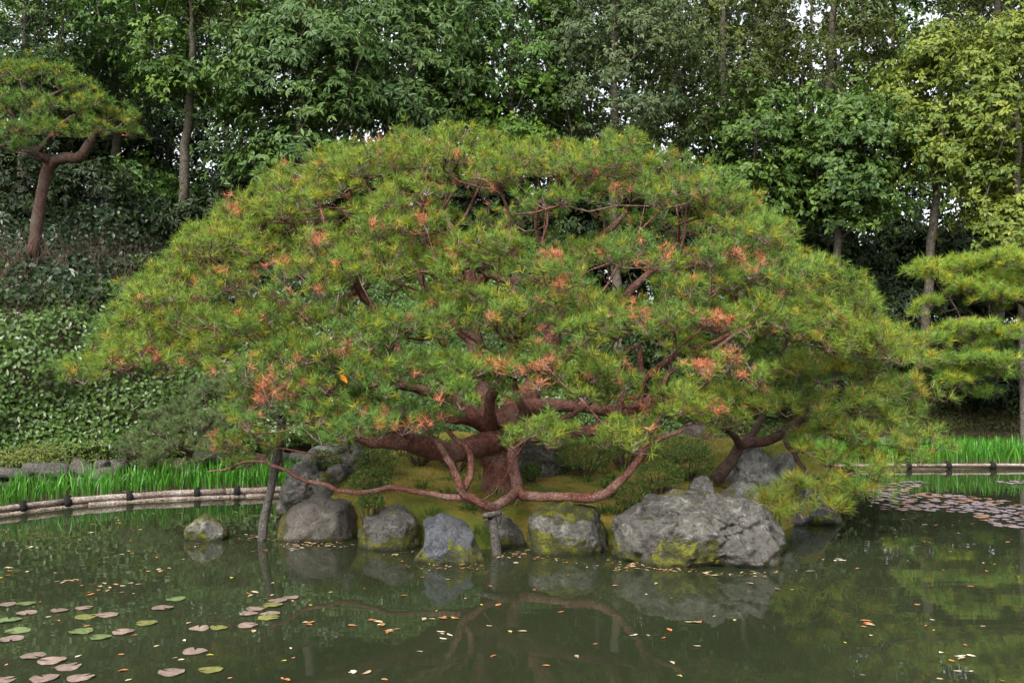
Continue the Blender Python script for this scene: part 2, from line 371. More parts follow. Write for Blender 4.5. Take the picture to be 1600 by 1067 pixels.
# moss and short grass on the island
mb = MB(); k = 70000; X = rng.uniform(-3.9, 4.6, k); Y = rng.uniform(9.9, 15.2, k); keep = isl_d(X, Y) > .15; X, Y = X[keep], Y[keep]
B = np.stack([X, Y, isl_z(X, Y) - .004], -1); q = snoise(B, 2.0, 8)
keep = rng.uniform(-1, 1, len(B)) < q + .35; B, q = B[keep], q[keep]
cg = np.where((q > rng.uniform(-.6, 1.1, len(B)))[:, None], (.13, .18, .028), (.26, .19, .05)) * rng.uniform(.6, 1.3, (len(B), 1))
D = nrm(np.c_[rng.normal(size=(len(B), 2)) * .5, np.ones(len(B))])
leaves(mb, B, D, rng.normal(size=(len(B), 3)), rng.uniform(.015, .06, len(B)) * (1 + .5 * np.clip(q, -1, 1)), .008, cg)
o = link('moss_turf', mb.mesh('moss_turf', M['iris'])); tag(o, 'yellow green moss and short grass on the island lawn', 'moss', kind='stuff')

b_ = MB(); k = 240; X = rng.uniform(-2.9, 4.0, k); Y = rng.uniform(10.1, 14.6, k); d = isl_d(X, Y); keep = (d > .1) & ((d < .55) | (rng.random(k) < .35)); X, Y = X[keep], Y[keep]
C_ = np.c_[X, Y, isl_z(X, Y) - .01]; n_ = 34; B_ = np.repeat(C_, n_, 0) + np.c_[rng.normal(0, .05, (len(C_) * n_, 2)), np.zeros(len(C_) * n_)]
D_ = nrm(np.c_[(B_ - np.repeat(C_, n_, 0))[:, :2] * 9 + rng.normal(0, .25, (len(B_), 2)), np.ones(len(B_))])
leaves(b_, B_, D_, rng.normal(size=(len(B_), 3)), rng.uniform(.05, .15, len(B_)), rng.uniform(.006, .02, len(B_)), np.repeat(np.where(rng.random((len(C_), 1)) < .6, (.10, .17, .03), (.16, .19, .05)), n_, 0) * rng.uniform(.6, 1.3, (len(B_), 1)))
o = link('sedge', b_.mesh('sedge', M['iris'])); tag(o, 'scattered tufts of sedge and small herbs on the island lawn', 'sedge', kind='stuff')

# ------------------------------------------------------------ boulders
RK = {'grey': m_rock('rock_grey', (.062, .058, .050), (.21, .195, .172), .9, .5),
      'smooth': m_rock('rock_smooth', (.095, .083, .07), (.235, .208, .183), .85, .25, 1.6, .7),
      'blue': m_rock('rock_blue', (.065, .07, .082), (.19, .20, .222), .95, .35, 1.3, .7),
      'mossy': m_rock('rock_mossy', (.07, .068, .058), (.235, .222, .19), 1., .6, 1., .28),
      'pale': m_rock('rock_pale', (.10, .095, .085), (.45, .44, .42), .6, .8, 1., .6),
      'wall': m_rock('rock_wall', (.05, .046, .04), (.17, .155, .14), .35, .2, 1., .6)}
def ico(sub):
    me = bpy.data.meshes.new('tmp'); import bmesh
    b = bmesh.new(); bmesh.ops.create_icosphere(b, subdivisions=sub, radius=1); b.to_mesh(me); b.free()
    v = np.zeros(len(me.vertices) * 3); me.vertices.foreach_get('co', v); f = np.zeros(len(me.polygons) * 3, int); me.polygons.foreach_get('vertices', f)
    bpy.data.meshes.remove(me); return v.reshape(-1, 3), f.reshape(-1, 3)
ICO = {k: ico(k) for k in (2, 3, 4, 5, 6)}
def rock_mb(outline, Y, depth, sub=5, rough=1., seed=1, ridge=.5):
    # outline: photo pixels round the stone; the stone is centred at distance Y and depth metres thick
    O = np.array([at(x, y, Y) for x, y in outline])[:, [0, 2]]; c = O.mean(0); rel = O - c
    th = np.arctan2(rel[:, 1], rel[:, 0]); rad = np.hypot(rel[:, 0], rel[:, 1]); s = np.argsort(th); th, rad = th[s], rad[s]
    th = np.r_[th - 2 * np.pi, th, th + 2 * np.pi]; rad = np.tile(rad, 3)
    v, f = ICO[sub]; v = v.copy(); gq = np.random.default_rng(seed * 13)
    for _ in range(int(16 * ridge) + 7):
        nn = nrm(gq.normal(size=3) * (1, 1, .8)); dd = gq.uniform(.74, .93); ex = np.maximum(0, v @ nn - dd); v = v - nn * (ex * .92)[:, None]
    a = np.arctan2(v[:, 2], v[:, 0]); rr = np.interp(a, th, rad)
    sq = np.sign(v[:, 1]) * np.abs(v[:, 1]) ** .8
    P = np.stack([c[0] + rr * v[:, 0], Y + depth * .5 * sq, c[1] + rr * v[:, 2]], -1)
    size = float(np.mean(rad)); out = nrm(v / np.array([1, .8, 1]))
    hh = np.zeros(len(P)); so = Vector((seed * 7.3, seed * 3.1, seed))
    for i, p in enumerate(P):
        q = Vector(p) * (1.5 / max(size, .12)) + so
        cell = mnoise.voronoi(q * .8)[0]
        hh[i] = .11 * mnoise.fractal(q, .8, 2.1, 6) + .17 * ridge * (mnoise.ridged_multi_fractal(q * .8, .9, 2.2, 4, 1., 2.) * .4 - .5) - .16 * (cell[1] - cell[0] < .13) * ridge * .5 + .035 * mnoise.fractal(q * 5, .7, 2.2, 3)
    for i, p in enumerate(P):                       # narrow fissures
        q = Vector(p) * (1.1 / max(size, .16)) + so
        a1 = abs(mnoise.fractal(Vector((q.x * .9 + q.z * .6, q.y, q.z * 1.1 - q.x * .5)) * 1.2, .9, 2., 4)); a2 = abs(mnoise.fractal(q * 2.1 + Vector((5, 1, 2)), .8, 2., 4))
        hh[i] -= ridge * (.13 * max(0, 1 - a1 / .07) + .07 * max(0, 1 - a2 / .06))
    P = P + out * (hh * size * rough)[:, None]
    m_ = MB(); m_.add(P, f); return m_
def boulder(outline, Y, depth, kind, label, sub=5, rough=1., ridge=.5, group=None):
    global _rs; _rs = globals().get('_rs', 0) + 1
    mbk = rock_mb(outline, Y, depth, sub, rough, _rs, ridge); V = mbk.V[0]; base = np.array([V[:, 0].mean(), V[:, 1].mean(), V[:, 2].min()])
    o = link('boulder', mbk.mesh('boulder', RK[kind], True, base)); o.location = Vector(base)
    return tag(o, label, 'boulder', group)
def ell(cx, cy, rx, ry): return [(cx + rx * math.cos(a), cy + ry * math.sin(a)) for a in np.arange(12) / 12 * 6.283]
boulder([(290, 850), (290, 826), (300, 812), (318, 804), (340, 806), (355, 822), (356, 850), (325, 858)], 10.9, .45, 'mossy', 'small round mossy rock standing alone in the water', 4)
boulder([(430, 860), (438, 822), (455, 795), (480, 779), (520, 775), (552, 780), (563, 800), (566, 862), (500, 870)], 11.1, .95, 'smooth', 'broad smooth grey brown boulder sloping into the pond beside the wooden post', 5, .8, .25)
boulder([(548, 880), (553, 845), (566, 815), (590, 796), (615, 790), (640, 798), (655, 820), (655, 880), (600, 890)], 10.5, .75, 'grey', 'lichen spotted boulder with lime moss on one corner', 5, .8, .4)
boulder([(640, 900), (650, 850), (654, 814), (676, 808), (690, 797), (708, 800), (730, 822), (752, 850), (766, 880), (762, 905), (700, 910)], 9.75, .75, 'blue', 'pointed blue grey rock with bright moss round its foot', 5, .75, .5)
boulder([(732, 870), (738, 818), (755, 808), (795, 808), (815, 822), (822, 870)], 10.55, .5, 'grey', 'low grey stone behind the short forked prop', 4)
boulder([(815, 885), (822, 830), (832, 800), (860, 789), (905, 786), (935, 795), (950, 820), (957, 850), (950, 885), (880, 890)], 10.3, .85, 'mossy', 'bulky rounded boulder with its lower half coated in moss', 5, .8, .3)
boulder([(950, 900), (955, 855), (956, 812), (985, 795), (1030, 770), (1065, 762), (1130, 764), (1175, 768), (1205, 785), (1230, 815), (1247, 845), (1249, 880), (1245, 915), (1100, 920)], 9.95, 1.5, 'grey', 'huge craggy grey boulder with cracks and moss at its waterline', 6, .75, .8)
boulder([(1130, 780), (1140, 762), (1170, 756), (1190, 764), (1192, 782)], 11.2, .4, 'pale', 'flat pale slab lying behind the huge craggy boulder', 4)
boulder([(1078, 775), (1082, 752), (1096, 742), (1110, 748), (1114, 775)], 11.0, .3, 'pale', 'small round lichen covered stone among the low azaleas', 3)
boulder([(1205, 822), (1215, 790), (1228, 768), (1262, 764), (1292, 778), (1314, 800), (1318, 820), (1260, 828)], 12.2, .9, 'blue', 'flat bluish stone under the drooping pine boughs', 5, .8, .7)
boulder([(1118, 775), (1135, 735), (1150, 705), (1172, 692), (1198, 705), (1208, 735), (1205, 785)], 11.95, .8, 'pale', 'tall whitish faced rock behind the leaning pine trunk', 5, .8, .8)
boulder([(1200, 775), (1208, 730), (1215, 708), (1230, 705), (1238, 735), (1240, 785)], 12.0, .5, 'pale', 'narrow upright pale rock next to the tall whitish one', 4, .8, .8)
boulder([(440, 790), (443, 745), (452, 728), (475, 722), (500, 735), (520, 752), (522, 790)], 12.1, .7, 'grey', 'weathered grey rock with a hollow beside the iris bed end', 5)
boulder([(470, 740), (478, 712), (488, 700), (500, 705), (500, 745)], 12.4, .4, 'grey', 'slanting slate grey stone leaning on the flat topped rock', 4)
boulder([(478, 735), (482, 704), (500, 696), (535, 698), (540, 745)], 12.9, .5, 'pale', 'flat topped pale rock above the clipped azalea', 4)
boulder([(530, 745), (534, 695), (543, 684), (556, 690), (560, 745)], 12.7, .35, 'grey', 'narrow upright grey stone between the clipped azaleas', 4)
boulder([(505, 748), (510, 732), (525, 724), (540, 730), (542, 752)], 12.2, .35, 'smooth', 'small dark rounded stone below the clipped azalea', 4)
boulder([(488, 770), (492, 748), (510, 740), (528, 752), (530, 775)], 11.8, .4, 'mossy', 'stone capped with yellow moss behind the smooth boulder', 4)
boulder([(430, 800), (436, 783), (450, 776), (462, 784), (464, 802)], 12.6, .35, 'mossy', 'little mossy stone at the end of the log edging', 3)
boulder([(800, 750), (806, 705), (825, 692), (860, 692), (876, 708), (880, 750)], 12.35, .6, 'grey', 'grey lichen rock behind the red pine trunk', 5)
boulder([(1060, 690), (1068, 668), (1085, 660), (1105, 672), (1108, 695)], 15.0, .6, 'grey', 'grey stone at the back edge of the island', 4)

# ------------------------------------------------------------ low stone walls on the far bank, the log edging, the irises
def stone_wall(label, pts, n, hmin, hmax, group=None, big=None):
    P = catmull(pts, .05); L = np.r_[0, np.cumsum(np.linalg.norm(np.diff(P, axis=0), axis=1))]
    base = P[len(P) // 2]; t = thing('stone_wall', label, 'wall', base, group)
    protos = []
    for k in range(6):
        v, f = ICO[3]; q = v.copy(); q = np.sign(q) * np.abs(q) ** .75
        q *= (1 + .22 * snoise(v, 2.2, 40 + k) + .08 * snoise(v, 6, 60 + k))[:, None]
        b = MB(); b.add(q * .5, f); protos.append(b.mesh('stone', RK['wall'], True))
    s = 0.; rows = 0
    for row in range(2):
        s = rng.uniform(0, .2)
        while s < L[-1]:
            wd = rng.uniform(.22, .55); hh = rng.uniform(hmin, hmax)
            if row == 1 and rng.random() < .3: s += wd; continue
            p = np.array([np.interp(s + wd / 2, L, P[:, i]) for i in range(3)])
            o = link('stone', protos[rng.integers(6)], t)
            o.location = Vector(p - base + np.array([0, .05 * row + rng.uniform(-.04, .04), hh * .42 + row * (hmin + hmax) * .42]))
            o.scale = (wd * 1.12, .4, hh * (1. if row == 0 else .8)); o.rotation_euler = (rng.uniform(-.15, .15), rng.uniform(-.15, .15), rng.uniform(-.3, .3) + (math.pi if rng.random() < .5 else 0))
            s += wd
    return t
def shore(X, off): return np.array([X, np.interp(X, SHX, SHY) + off, .03])
stone_wall('low dry wall of dark rounded stones behind the sparse iris bed', [shore(x, 2.3) for x in (-11, -9.5, -8, -6.5, -5, -3.5, -2)], 0, .22, .36)
stone_wall('low dark stone edging behind the dense bright iris stand', [shore(x, 2.4) for x in (6, 8, 10, 12, 14)], 0, .2, .32)
boulder([(95, 758), (98, 735), (108, 719), (125, 715), (142, 722), (150, 742), (152, 760)], 15.3, .55, 'smooth', 'large purplish boulder set in the low dry stone wall', 4)
def edging(label, xs_):
    pts = np.array([shore(x, -.02) + (0, 0, .035) for x in xs_]); P = catmull(pts, .1)
    L = np.r_[0, np.cumsum(np.linalg.norm(np.diff(P, axis=0), axis=1))]; base = P[len(P) // 2].copy(); base[2] = 0
    t = thing('log_edging', label, 'edging', base); s = 0.
    def pt(s): return np.array([np.interp(s, L, P[:, i]) for i in range(3)])
    while s < L[-1] - .2:
        ln = rng.uniform(1.5, 2.4); e_ = min(s + ln, L[-1])
        for lo, (dz, dy) in enumerate(((.012, .02), (-.075, -.025))[:2 if xs_[0] < 0 else 1]):
            b = MB(); u = np.linspace(s + .01 + lo * .3, min(e_ - .01 + lo * .3, L[-1]), 9)
            tube(b, np.array([pt(a) + np.array([0, dy + rng.uniform(-.006, .006), dz + rng.uniform(-.004, .004)]) for a in u]), (.042 if xs_[0] < 0 else .032) + rng.uniform(-.006, .006), 8, True, .05)
            part('log', b, M['log'], t, True)
        s = e_
    s = .3
    while s < L[-1]:
        p = pt(s); b = MB(); d = nrm(pt(min(s + .05, L[-1])) - pt(max(s - .05, 0)))
        tube(b, np.array([p + d * -.045, p - d * .015, p + d * .015, p + d * .045]), [.058, .07, .07, .058], 8, True, .1)
        part('rope_tie', b, M['rope'], t, True)
        b = MB(); q = p + np.array([0, .05, 0]); tube(b, np.array([q + (0, 0, -.5), q + (0, 0, .02), q + (0, 0, .09)]), [.04, .04, .035], 7, True, .06); part('stake', b, M['rope'], t, True)
        s += rng.uniform(.55, .95)
edging('curved edging of tied weathered logs along the sparse iris bed', (-9, -8, -7.4, -6.8, -6.3, -5.6, -4.8, -4.2, -3.5, -2.9))
edging('straight edging of tied weathered logs before the dense iris stand', (6.2, 7, 8, 9, 10, 11, 12))
def iris_blades(mb, C, n, h, g=rng):
    C = np.repeat(np.asarray(C), n, 0); k = len(C); a = g.uniform(0, 6.28, k)
    C = C + np.c_[g.normal(0, .045, (k, 2)), np.zeros(k)]
    L = h * g.uniform(.55, 1.08, k); ln = np.abs(g.normal(.12, .13, k)); side = np.c_[np.cos(a), np.sin(a), np.zeros(k)]
    wv = np.c_[-np.sin(a + g.normal(0, .8, k)), np.cos(a), np.zeros(k)]; wv = nrm(wv); wd = g.uniform(.013, .024, k)
    rows = []
    for u, ww in ((0, .7), (.35, 1.), (.7, .8), (.9, .45)):
        p = C + np.c_[np.zeros((k, 2)), L * u] + side * (L * ln * u ** 2 * 1.9)[:, None] - np.c_[np.zeros((k, 2)), L * ln * u ** 3 * .7]
        rows += [p - wv * (wd * ww * .5)[:, None], p + wv * (wd * ww * .5)[:, None]]
    rows.append(C + np.c_[np.zeros((k, 2)), L * (1 - ln * .8)] + side * (L * ln * 2.0)[:, None])
    V = np.stack(rows, 1); f = np.array([[0, 1, 3], [0, 3, 2], [2, 3, 5], [2, 5, 4], [4, 5, 7], [4, 7, 6], [6, 7, 8]])
    F = (np.arange(k) * 9)[:, None, None] + f[None]
    cb = np.array([.06, .23, .022]) * g.uniform(.65, 1.35, (k, 1)) + np.array([.05, .03, 0]) * g.uniform(0, 1, (k, 1)) ** 2
    cc = np.repeat(cb[:, None], 9, 1); cc[:, :2] = (.16, .17, .08)
    mb.add(V.reshape(-1, 3), F.reshape(-1, 3), cc.reshape(-1, 3))
protos = []
for k in range(7):
    b = MB(); iris_blades(b, np.zeros((1, 3)) + (0, 0, -.02), int(rng.integers(13, 22)), .50); protos.append(b.mesh('iris_clump', M['iris']))
spots = []
for tries in range(5000):
    X = rng.uniform(-10, -2.7); Y = np.interp(X, SHX, SHY) + .25 + rng.uniform(0, 1) * 1.75
    if abs(X + 2.2 + (Y - 15.8) * .2) < .0: continue
    px = 800 + X / Y * 1500
    if 195 < px < 245 and rng.random() < .75: continue
    if all((X - a) ** 2 + (Y - b) ** 2 > .19 ** 2 for a, b in spots): spots.append((X, Y))
    if len(spots) >= 250: break
for X, Y in spots:
    o = link('iris_clump', protos[rng.integers(7)]); o.location = (X, Y, .05); s = rng.uniform(.75, 1.08); o.scale = (s, s, s * rng.uniform(.9, 1.1)); o.rotation_euler = (0, 0, rng.uniform(0, 6.28))
    tag(o, 'bright green iris clump growing in the mud bed behind the curved log edging', 'iris', 'irises behind the curved log edging')
b = MB(); k = 900; X = rng.uniform(5.2, 13.5, k); Y = np.interp(X, SHX, SHY) + rng.uniform(.2, 2.1, k)
iris_blades(b, np.c_[X, Y, np.full(k, .04)], 7, .56)
o = link('iris_stand', b.mesh('iris_stand', M['iris'])); tag(o, 'dense stand of bright green irises behind the straight log edging', 'iris', kind='stuff')

# ------------------------------------------------------------ pines
def limb_nodes(limbs):
    pos, par, tubes = [], [], []
    for L in limbs:
        P = np.array([np.r_[at(x, y, Y), r] for x, y, Y, r in L]); Q = catmull(P, .12)
        Q[1:-1, :3] += rng.normal(0, .006, (len(Q) - 2, 3))
        tubes.append(Q)
        p0 = -1 if not pos else int(np.argmin(np.linalg.norm(np.array(pos) - Q[0, :3], axis=1)))
        for i, q in enumerate(Q):
            pos.append(q[:3]); par.append(p0 if i == 0 else len(pos) - 2)
    return np.array(pos), par, tubes
GREEN_P = [np.array(c) for c in ((.215, .295, .036), (.130, .238, .040), (.080, .172, .040), (.33, .335, .034))]
DEAD_P = np.array([.55, .20, .095])
def pads_to_tufts(pads, spacing=.17, per=7, thick=.10, flat=.09):
    """pads: (centre, radius, outward xy) -> clusters (shoot bases) and tufts with axes"""
    cl, tc, ta, ti = [], [], [], []
    for c, Rr, out in pads:
        k = max(3, int((Rr / spacing) ** 2 * 1.9))
        a = rng.uniform(0, 6.28, k); rr = Rr * np.sqrt(rng.uniform(0, 1, k))
        off = np.c_[rr * np.cos(a), rr * np.sin(a), thick * (1 - (rr / Rr) ** 2) * 1.6 + rng.normal(0, .035, k) - .05]
        off[:, 2] -= (off[:, :2] @ out) * .28
        for o in off:
            i = len(cl); cl.append(c + o - (0, 0, .10))
            m = int(rng.integers(per - 2, per + 3)); d = np.c_[rng.normal(0, spacing * .55, (m, 2)), rng.normal(0, flat * .6, m)]
            p = c + o + d; tc.append(p); ta.append(nrm(np.c_[d[:, :2] * 3.0 + out * .35, np.full(m, .75)] + rng.normal(0, .25, (m, 3)))); ti += [i] * m
    return np.array(cl), np.concatenate(tc), np.concatenate(ta), np.array(ti)
def proj(P): return 800 + P[..., 0] / P[..., 1] * FOC, HOR - (P[..., 2] - CAM_H) / P[..., 1] * FOC
def pine(label, limbs, pads, needles, L, wd, bark, dead_spots=(), dead_rand=.01, spacing=.17, per=7, root_i=0, alpha=.3, group=None, name='pine_tree', pal=GREEN_P, yellow=.35, buds=0, wig=.05, dead_r=26):
    pos, par, tubes = limb_nodes(limbs); n0 = len(pos); base = pos[0].copy()
    t = thing(name, label, 'pine', base, group)
    cl, tc, ta, ti = pads_to_tufts(pads, spacing, per)
    arr, par, tips = grow(pos, par, cl, pos[min(len(tubes[0]) - 1, n0 - 1)], alpha=alpha, wig=wig)
    b = MB(); tube(b, tubes[0][:, :3], tubes[0][:, 3], 14, True, .07, seed=3); part('trunk', b, bark, t, True)
    for q in tubes[1:]:
        b = MB(); tube(b, q[:, :3], q[:, 3], 10, True, .07, seed=5); part('branch', b, bark, t, True)
    b = MB(); skeleton(b, arr, par, n0, tip_r=.0055, e=2.35, rmax=.085, sides=6); part('limbs', b, bark, t, True, kind='stuff')
    px, py = proj(tc); dead = rng.random(len(tc)) < dead_rand
    for (x, y, r) in dead_spots:
        hit = (px - x) ** 2 + (py - y) ** 2 < r * r
        if hit.any():                                # the shoots that stand foremost there
            y0 = tc[hit, 1].min(); dead |= hit & (tc[:, 1] < y0 + .55) & (rng.random(len(tc)) < .85)
    b = MB(); sticks(b, cl[ti], tc, .0045, .003, np.where(rng.random((len(ti), 1)) < .5, (1.3, 1.25, 1.2), (.9, .8, .75))); part('twigs', b, M['twig'], t, kind='stuff')
    lum = snoise(tc, 1.3, 21) * .5 + rng.normal(0, .35, len(tc)) + yellow
    colr = np.empty((len(tc), 3)); q = np.clip((lum + 1) / 2, 0, 1)[:, None]
    colr = np.where(q < .5, pal[2] + (pal[1] - pal[2]) * q * 2, pal[1] + (pal[0] - pal[1]) * (q - .5) * 2)
    hi = rng.random(len(tc)) < .16; colr[hi] = pal[3]
    colr *= rng.uniform(.85, 1.15, (len(tc), 1))
    al = ~dead
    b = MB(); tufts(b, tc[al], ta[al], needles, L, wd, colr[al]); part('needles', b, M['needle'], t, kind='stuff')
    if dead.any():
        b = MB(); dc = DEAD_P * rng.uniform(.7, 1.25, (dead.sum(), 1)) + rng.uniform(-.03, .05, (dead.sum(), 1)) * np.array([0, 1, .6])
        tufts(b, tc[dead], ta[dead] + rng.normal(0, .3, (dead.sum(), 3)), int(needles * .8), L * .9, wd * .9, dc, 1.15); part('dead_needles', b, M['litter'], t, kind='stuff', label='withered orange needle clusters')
    if buds:
        s = rng.choice(len(tc), min(buds, len(tc)), False); b = MB()
        up = nrm(ta[s] * .4 + (0, 0, 1)); sticks(b, tc[s], tc[s] + up * rng.uniform(.05, .10, (len(s), 1)), .009, .004, (2.2, 1.35, .6)); part('candle_buds', b, M['twig'], t, kind='stuff', label='pale orange candle buds')
    return t

# --- the great red pine on the island
T0 = (775, 768)
LIMBS = [
    [(780, 772, 11.5, .25), (779, 758, 11.5, .20), (777, 730, 11.5, .175), (772, 700, 11.5, .185), (778, 676, 11.55, .20), (795, 655, 11.7, .17), (825, 620, 12.0, .15), (850, 575, 12.2, .135), (862, 530, 12.3, .12), (868, 485, 12.3, .10), (855, 440, 12.4, .085), (845, 390, 12.5, .06)],
    [(784, 684, 11.5, .15), (745, 697, 11.15, .135), (700, 706, 10.8, .125), (660, 697, 10.5, .115), (620, 689, 10.3, .095), (582, 688, 10.2, .085), (548, 674, 10.1, .075), (515, 663, 10.0, .068), (494, 661, 10.0, .06), (485, 652, 10.0, .052), (492, 630, 10.0, .035)],
    [(648, 694, 10.45, .07), (622, 672, 10.6, .062), (600, 655, 10.7, .055), (578, 638, 10.8, .045), (572, 620, 10.8, .03)],
    [(765, 668, 11.4, .10), (735, 655, 11.2, .085), (700, 652, 11.0, .07), (660, 655, 10.9, .055), (615, 658, 10.9, .045), (570, 650, 10.9, .038), (510, 646, 10.8, .035)],
    [(768, 672, 11.4, .10), (765, 645, 11.2, .075), (766, 620, 11.1, .065), (776, 604, 11.0, .06), (786, 590, 11.0, .045), (800, 560, 11.0, .03)],
    [(790, 672, 11.4, .10), (812, 660, 11.2, .085), (818, 640, 11.0, .05), (808, 618, 10.9, .042), (803, 590, 10.8, .035)],
    [(812, 662, 11.3, .10), (828, 665, 11.1, .085), (838, 682, 10.95, .075), (850, 680, 10.8, .072), (880, 676, 10.7, .072), (915, 673, 10.6, .072), (940, 667, 10.6, .068), (956, 656, 10.6, .06), (966, 643, 10.6, .05), (975, 610, 10.7, .03)],
    [(812, 688, 10.95, .04), (835, 683, 10.9, .032), (870, 660, 10.8, .03), (905, 640, 10.7, .027), (938, 620, 10.6, .022)],
    [(795, 690, 11.4, .085), (803, 705, 11.1, .08), (800, 725, 10.9, .07), (806, 748, 10.75, .066), (808, 765, 10.6, .064), (790, 780, 10.3, .06), (775, 790, 10.12, .055), (768, 795, 10.0, .05), (748, 784, 9.9, .048), (725, 772, 9.85, .046), (716, 752, 9.8, .042), (708, 735, 9.8, .04), (697, 715, 9.8, .036), (690, 700, 9.75, .03), (672, 678, 9.7, .022), (660, 660, 9.7, .016)],
    [(722, 770, 9.85, .04), (733, 745, 9.95, .036), (737, 715, 10.0, .034), (725, 698, 10.0, .03), (705, 680, 10.0, .026), (690, 660, 10.0, .02), (680, 640, 10.0, .014)],
    [(750, 784, 9.9, .035), (715, 778, 9.9, .034), (680, 773, 10.0, .031), (645, 766, 10.1, .03), (607, 762, 10.2, .029), (575, 769, 10.3, .028), (540, 768, 10.4, .026), (500, 757, 10.5, .025), (465, 745, 10.5, .023), (435, 730, 10.5, .02), (415, 722, 10.5, .017), (380, 722, 10.4, .013), (350, 732, 10.4, .010), (325, 737, 10.4, .007)],
    [(806, 762, 10.6, .06), (818, 774, 10.5, .058), (850, 776, 10.35, .055), (890, 777, 10.25, .053), (925, 778, 10.2, .052), (950, 768, 10.2, .05), (968, 750, 10.2, .046), (985, 735, 10.2, .043), (1000, 712, 10.2, .038), (1012, 696, 10.2, .034), (1035, 683, 10.2, .03), (1068, 671, 10.2, .022)],
    [(1000, 712, 10.2, .034), (1010, 690, 10.15, .03), (1020, 672, 10.1, .025), (1030, 655, 10.1, .02)],
    [(812, 640, 11.9, .12), (870, 632, 11.6, .085), (940, 640, 11.3, .07), (990, 640, 11.0, .06), (1003, 625, 10.9, .05), (1005, 600, 10.8, .042), (1018, 583, 10.7, .04), (1040, 566, 10.6, .036), (1065, 547, 10.6, .033), (1110, 537, 10.6, .028), (1155, 515, 10.6, .024), (1200, 492, 10.7, .018)],
    [(1006, 598, 10.8, .038), (1001, 570, 10.8, .034), (998, 540, 10.8, .03), (975, 555, 10.7, .02), (945, 575, 10.6, .012)],
    [(775, 665, 11.6, .13), (755, 610, 11.9, .11), (742, 540, 12.1, .10), (738, 470, 12.2, .095), (735, 430, 12.2, .075), (720, 380, 12.3, .05), (690, 330, 12.4, .035)],
    [(765, 660, 11.6, .10), (700, 620, 11.6, .085), (640, 570, 11.5, .07), (590, 500, 11.5, .06), (565, 455, 11.5, .045), (540, 400, 11.6, .03)],
    [(700, 622, 11.6, .07), (620, 600, 11.3, .06), (530, 610, 11.1, .055), (470, 622, 10.8, .05), (425, 602, 10.6, .043), (390, 570, 10.5, .036), (350, 548, 10.5, .026), (300, 530, 10.7, .018)],
    [(840, 600, 12.1, .10), (900, 540, 12.0, .075), (960, 480, 12.0, .06), (1010, 430, 12.0, .045), (1060, 380, 12.2, .03)],
    [(860, 520, 12.3, .075), (890, 450, 12.6, .06), (930, 385, 12.8, .045), (980, 330, 12.8, .03)],
    [(735, 480, 12.2, .065), (760, 430, 12.0, .06), (800, 440, 11.8, .05), (850, 428, 11.6, .045), (880, 400, 11.5, .03)],
    [(742, 540, 12.1, .06), (680, 480, 12.2, .05), (660, 440, 12.1, .045), (640, 400, 12.2, .03)],
    [(560, 455, 11.5, .04), (500, 480, 11.3, .03), (440, 470, 11.3, .022), (380, 440, 11.5, .014)],
]
PX0, PY0 = -.05, 11.7
PROF = (np.array([0, .3, .42, .55, .68, .82, .93, 1.02]), np.array([4.44, 4.46, 4.42, 4.2, 3.82, 3.2, 2.6, 2.0]))
def dome(a, r):
    ca, sa = np.cos(a), np.sin(a); rx = np.where(ca < 0, 4.75, 4.2); ry = np.where(sa < 0, 2.75, 3.3)
    X = PX0 + r * ca * rx; Y = PY0 + r * sa * ry; z = np.interp(r, *PROF)
    fr = np.clip(-sa, 0, 1); z = z - fr * r * (.25 + .55 * r * r) * (1 - .85 * sm(.3, .8, np.abs(ca)))                    # the near side hangs lower
    z = z - np.where(ca > 0, ca, 0) * (-.35) * sm(.85, 1., r)
    return np.stack([X, Y, z], -1)
GAPS = [(900, 348, 200, 42), (1060, 372, 70, 40), (755, 330, 45, 25), (600, 465, 75, 32), (520, 505, 50, 22), (735, 440, 65, 28), (830, 450, 75, 24), (870, 500, 38, 34), (1000, 440, 60, 24), (920, 430, 40, 22),
        (1015, 590, 60, 60), (960, 545, 40, 30), (390, 575, 60, 28), (700, 640, 90, 40), (560, 640, 50, 22), (780, 640, 80, 45), (900, 650, 80, 40), (640, 545, 35, 22), (720, 540, 40, 25), (860, 560, 25, 30), (430, 420, 45, 16), (1080, 545, 60, 14), (650, 600, 40, 20)]
def in_gap(p):
    px, py = proj(p)
    for x, y, a, b in GAPS:
        if ((px - x) / a) ** 2 + ((py - y) / b) ** 2 < 1: return True
    return False
pads = []; cen = []
for tries in range(9000):
    a = rng.uniform(0, 2 * np.pi); r = math.sqrt(rng.uniform(0, 1.04)); 
    if r > .6 and rng.random() < 0: continue
    p = dome(a, r); p[2] += .16 * snoise(p, 2.6, 2)
    dmin = .51 if math.sin(a) < .25 else .62
    if cen and np.min(np.linalg.norm((np.array(cen) - p) * (1, 1, 1.35), axis=1)) < dmin: continue
    front = math.sin(a) < .15
    if front and in_gap(p): continue
    if p[1] > 13.3 and p[2] < 2.6: continue
    cen.append(p); out = nrm(np.array([math.cos(a), math.sin(a)])) * min(1, r * 1.2)
    pads.append((p, rng.uniform(.28, .45), out))
    if len(pads) > 330: break
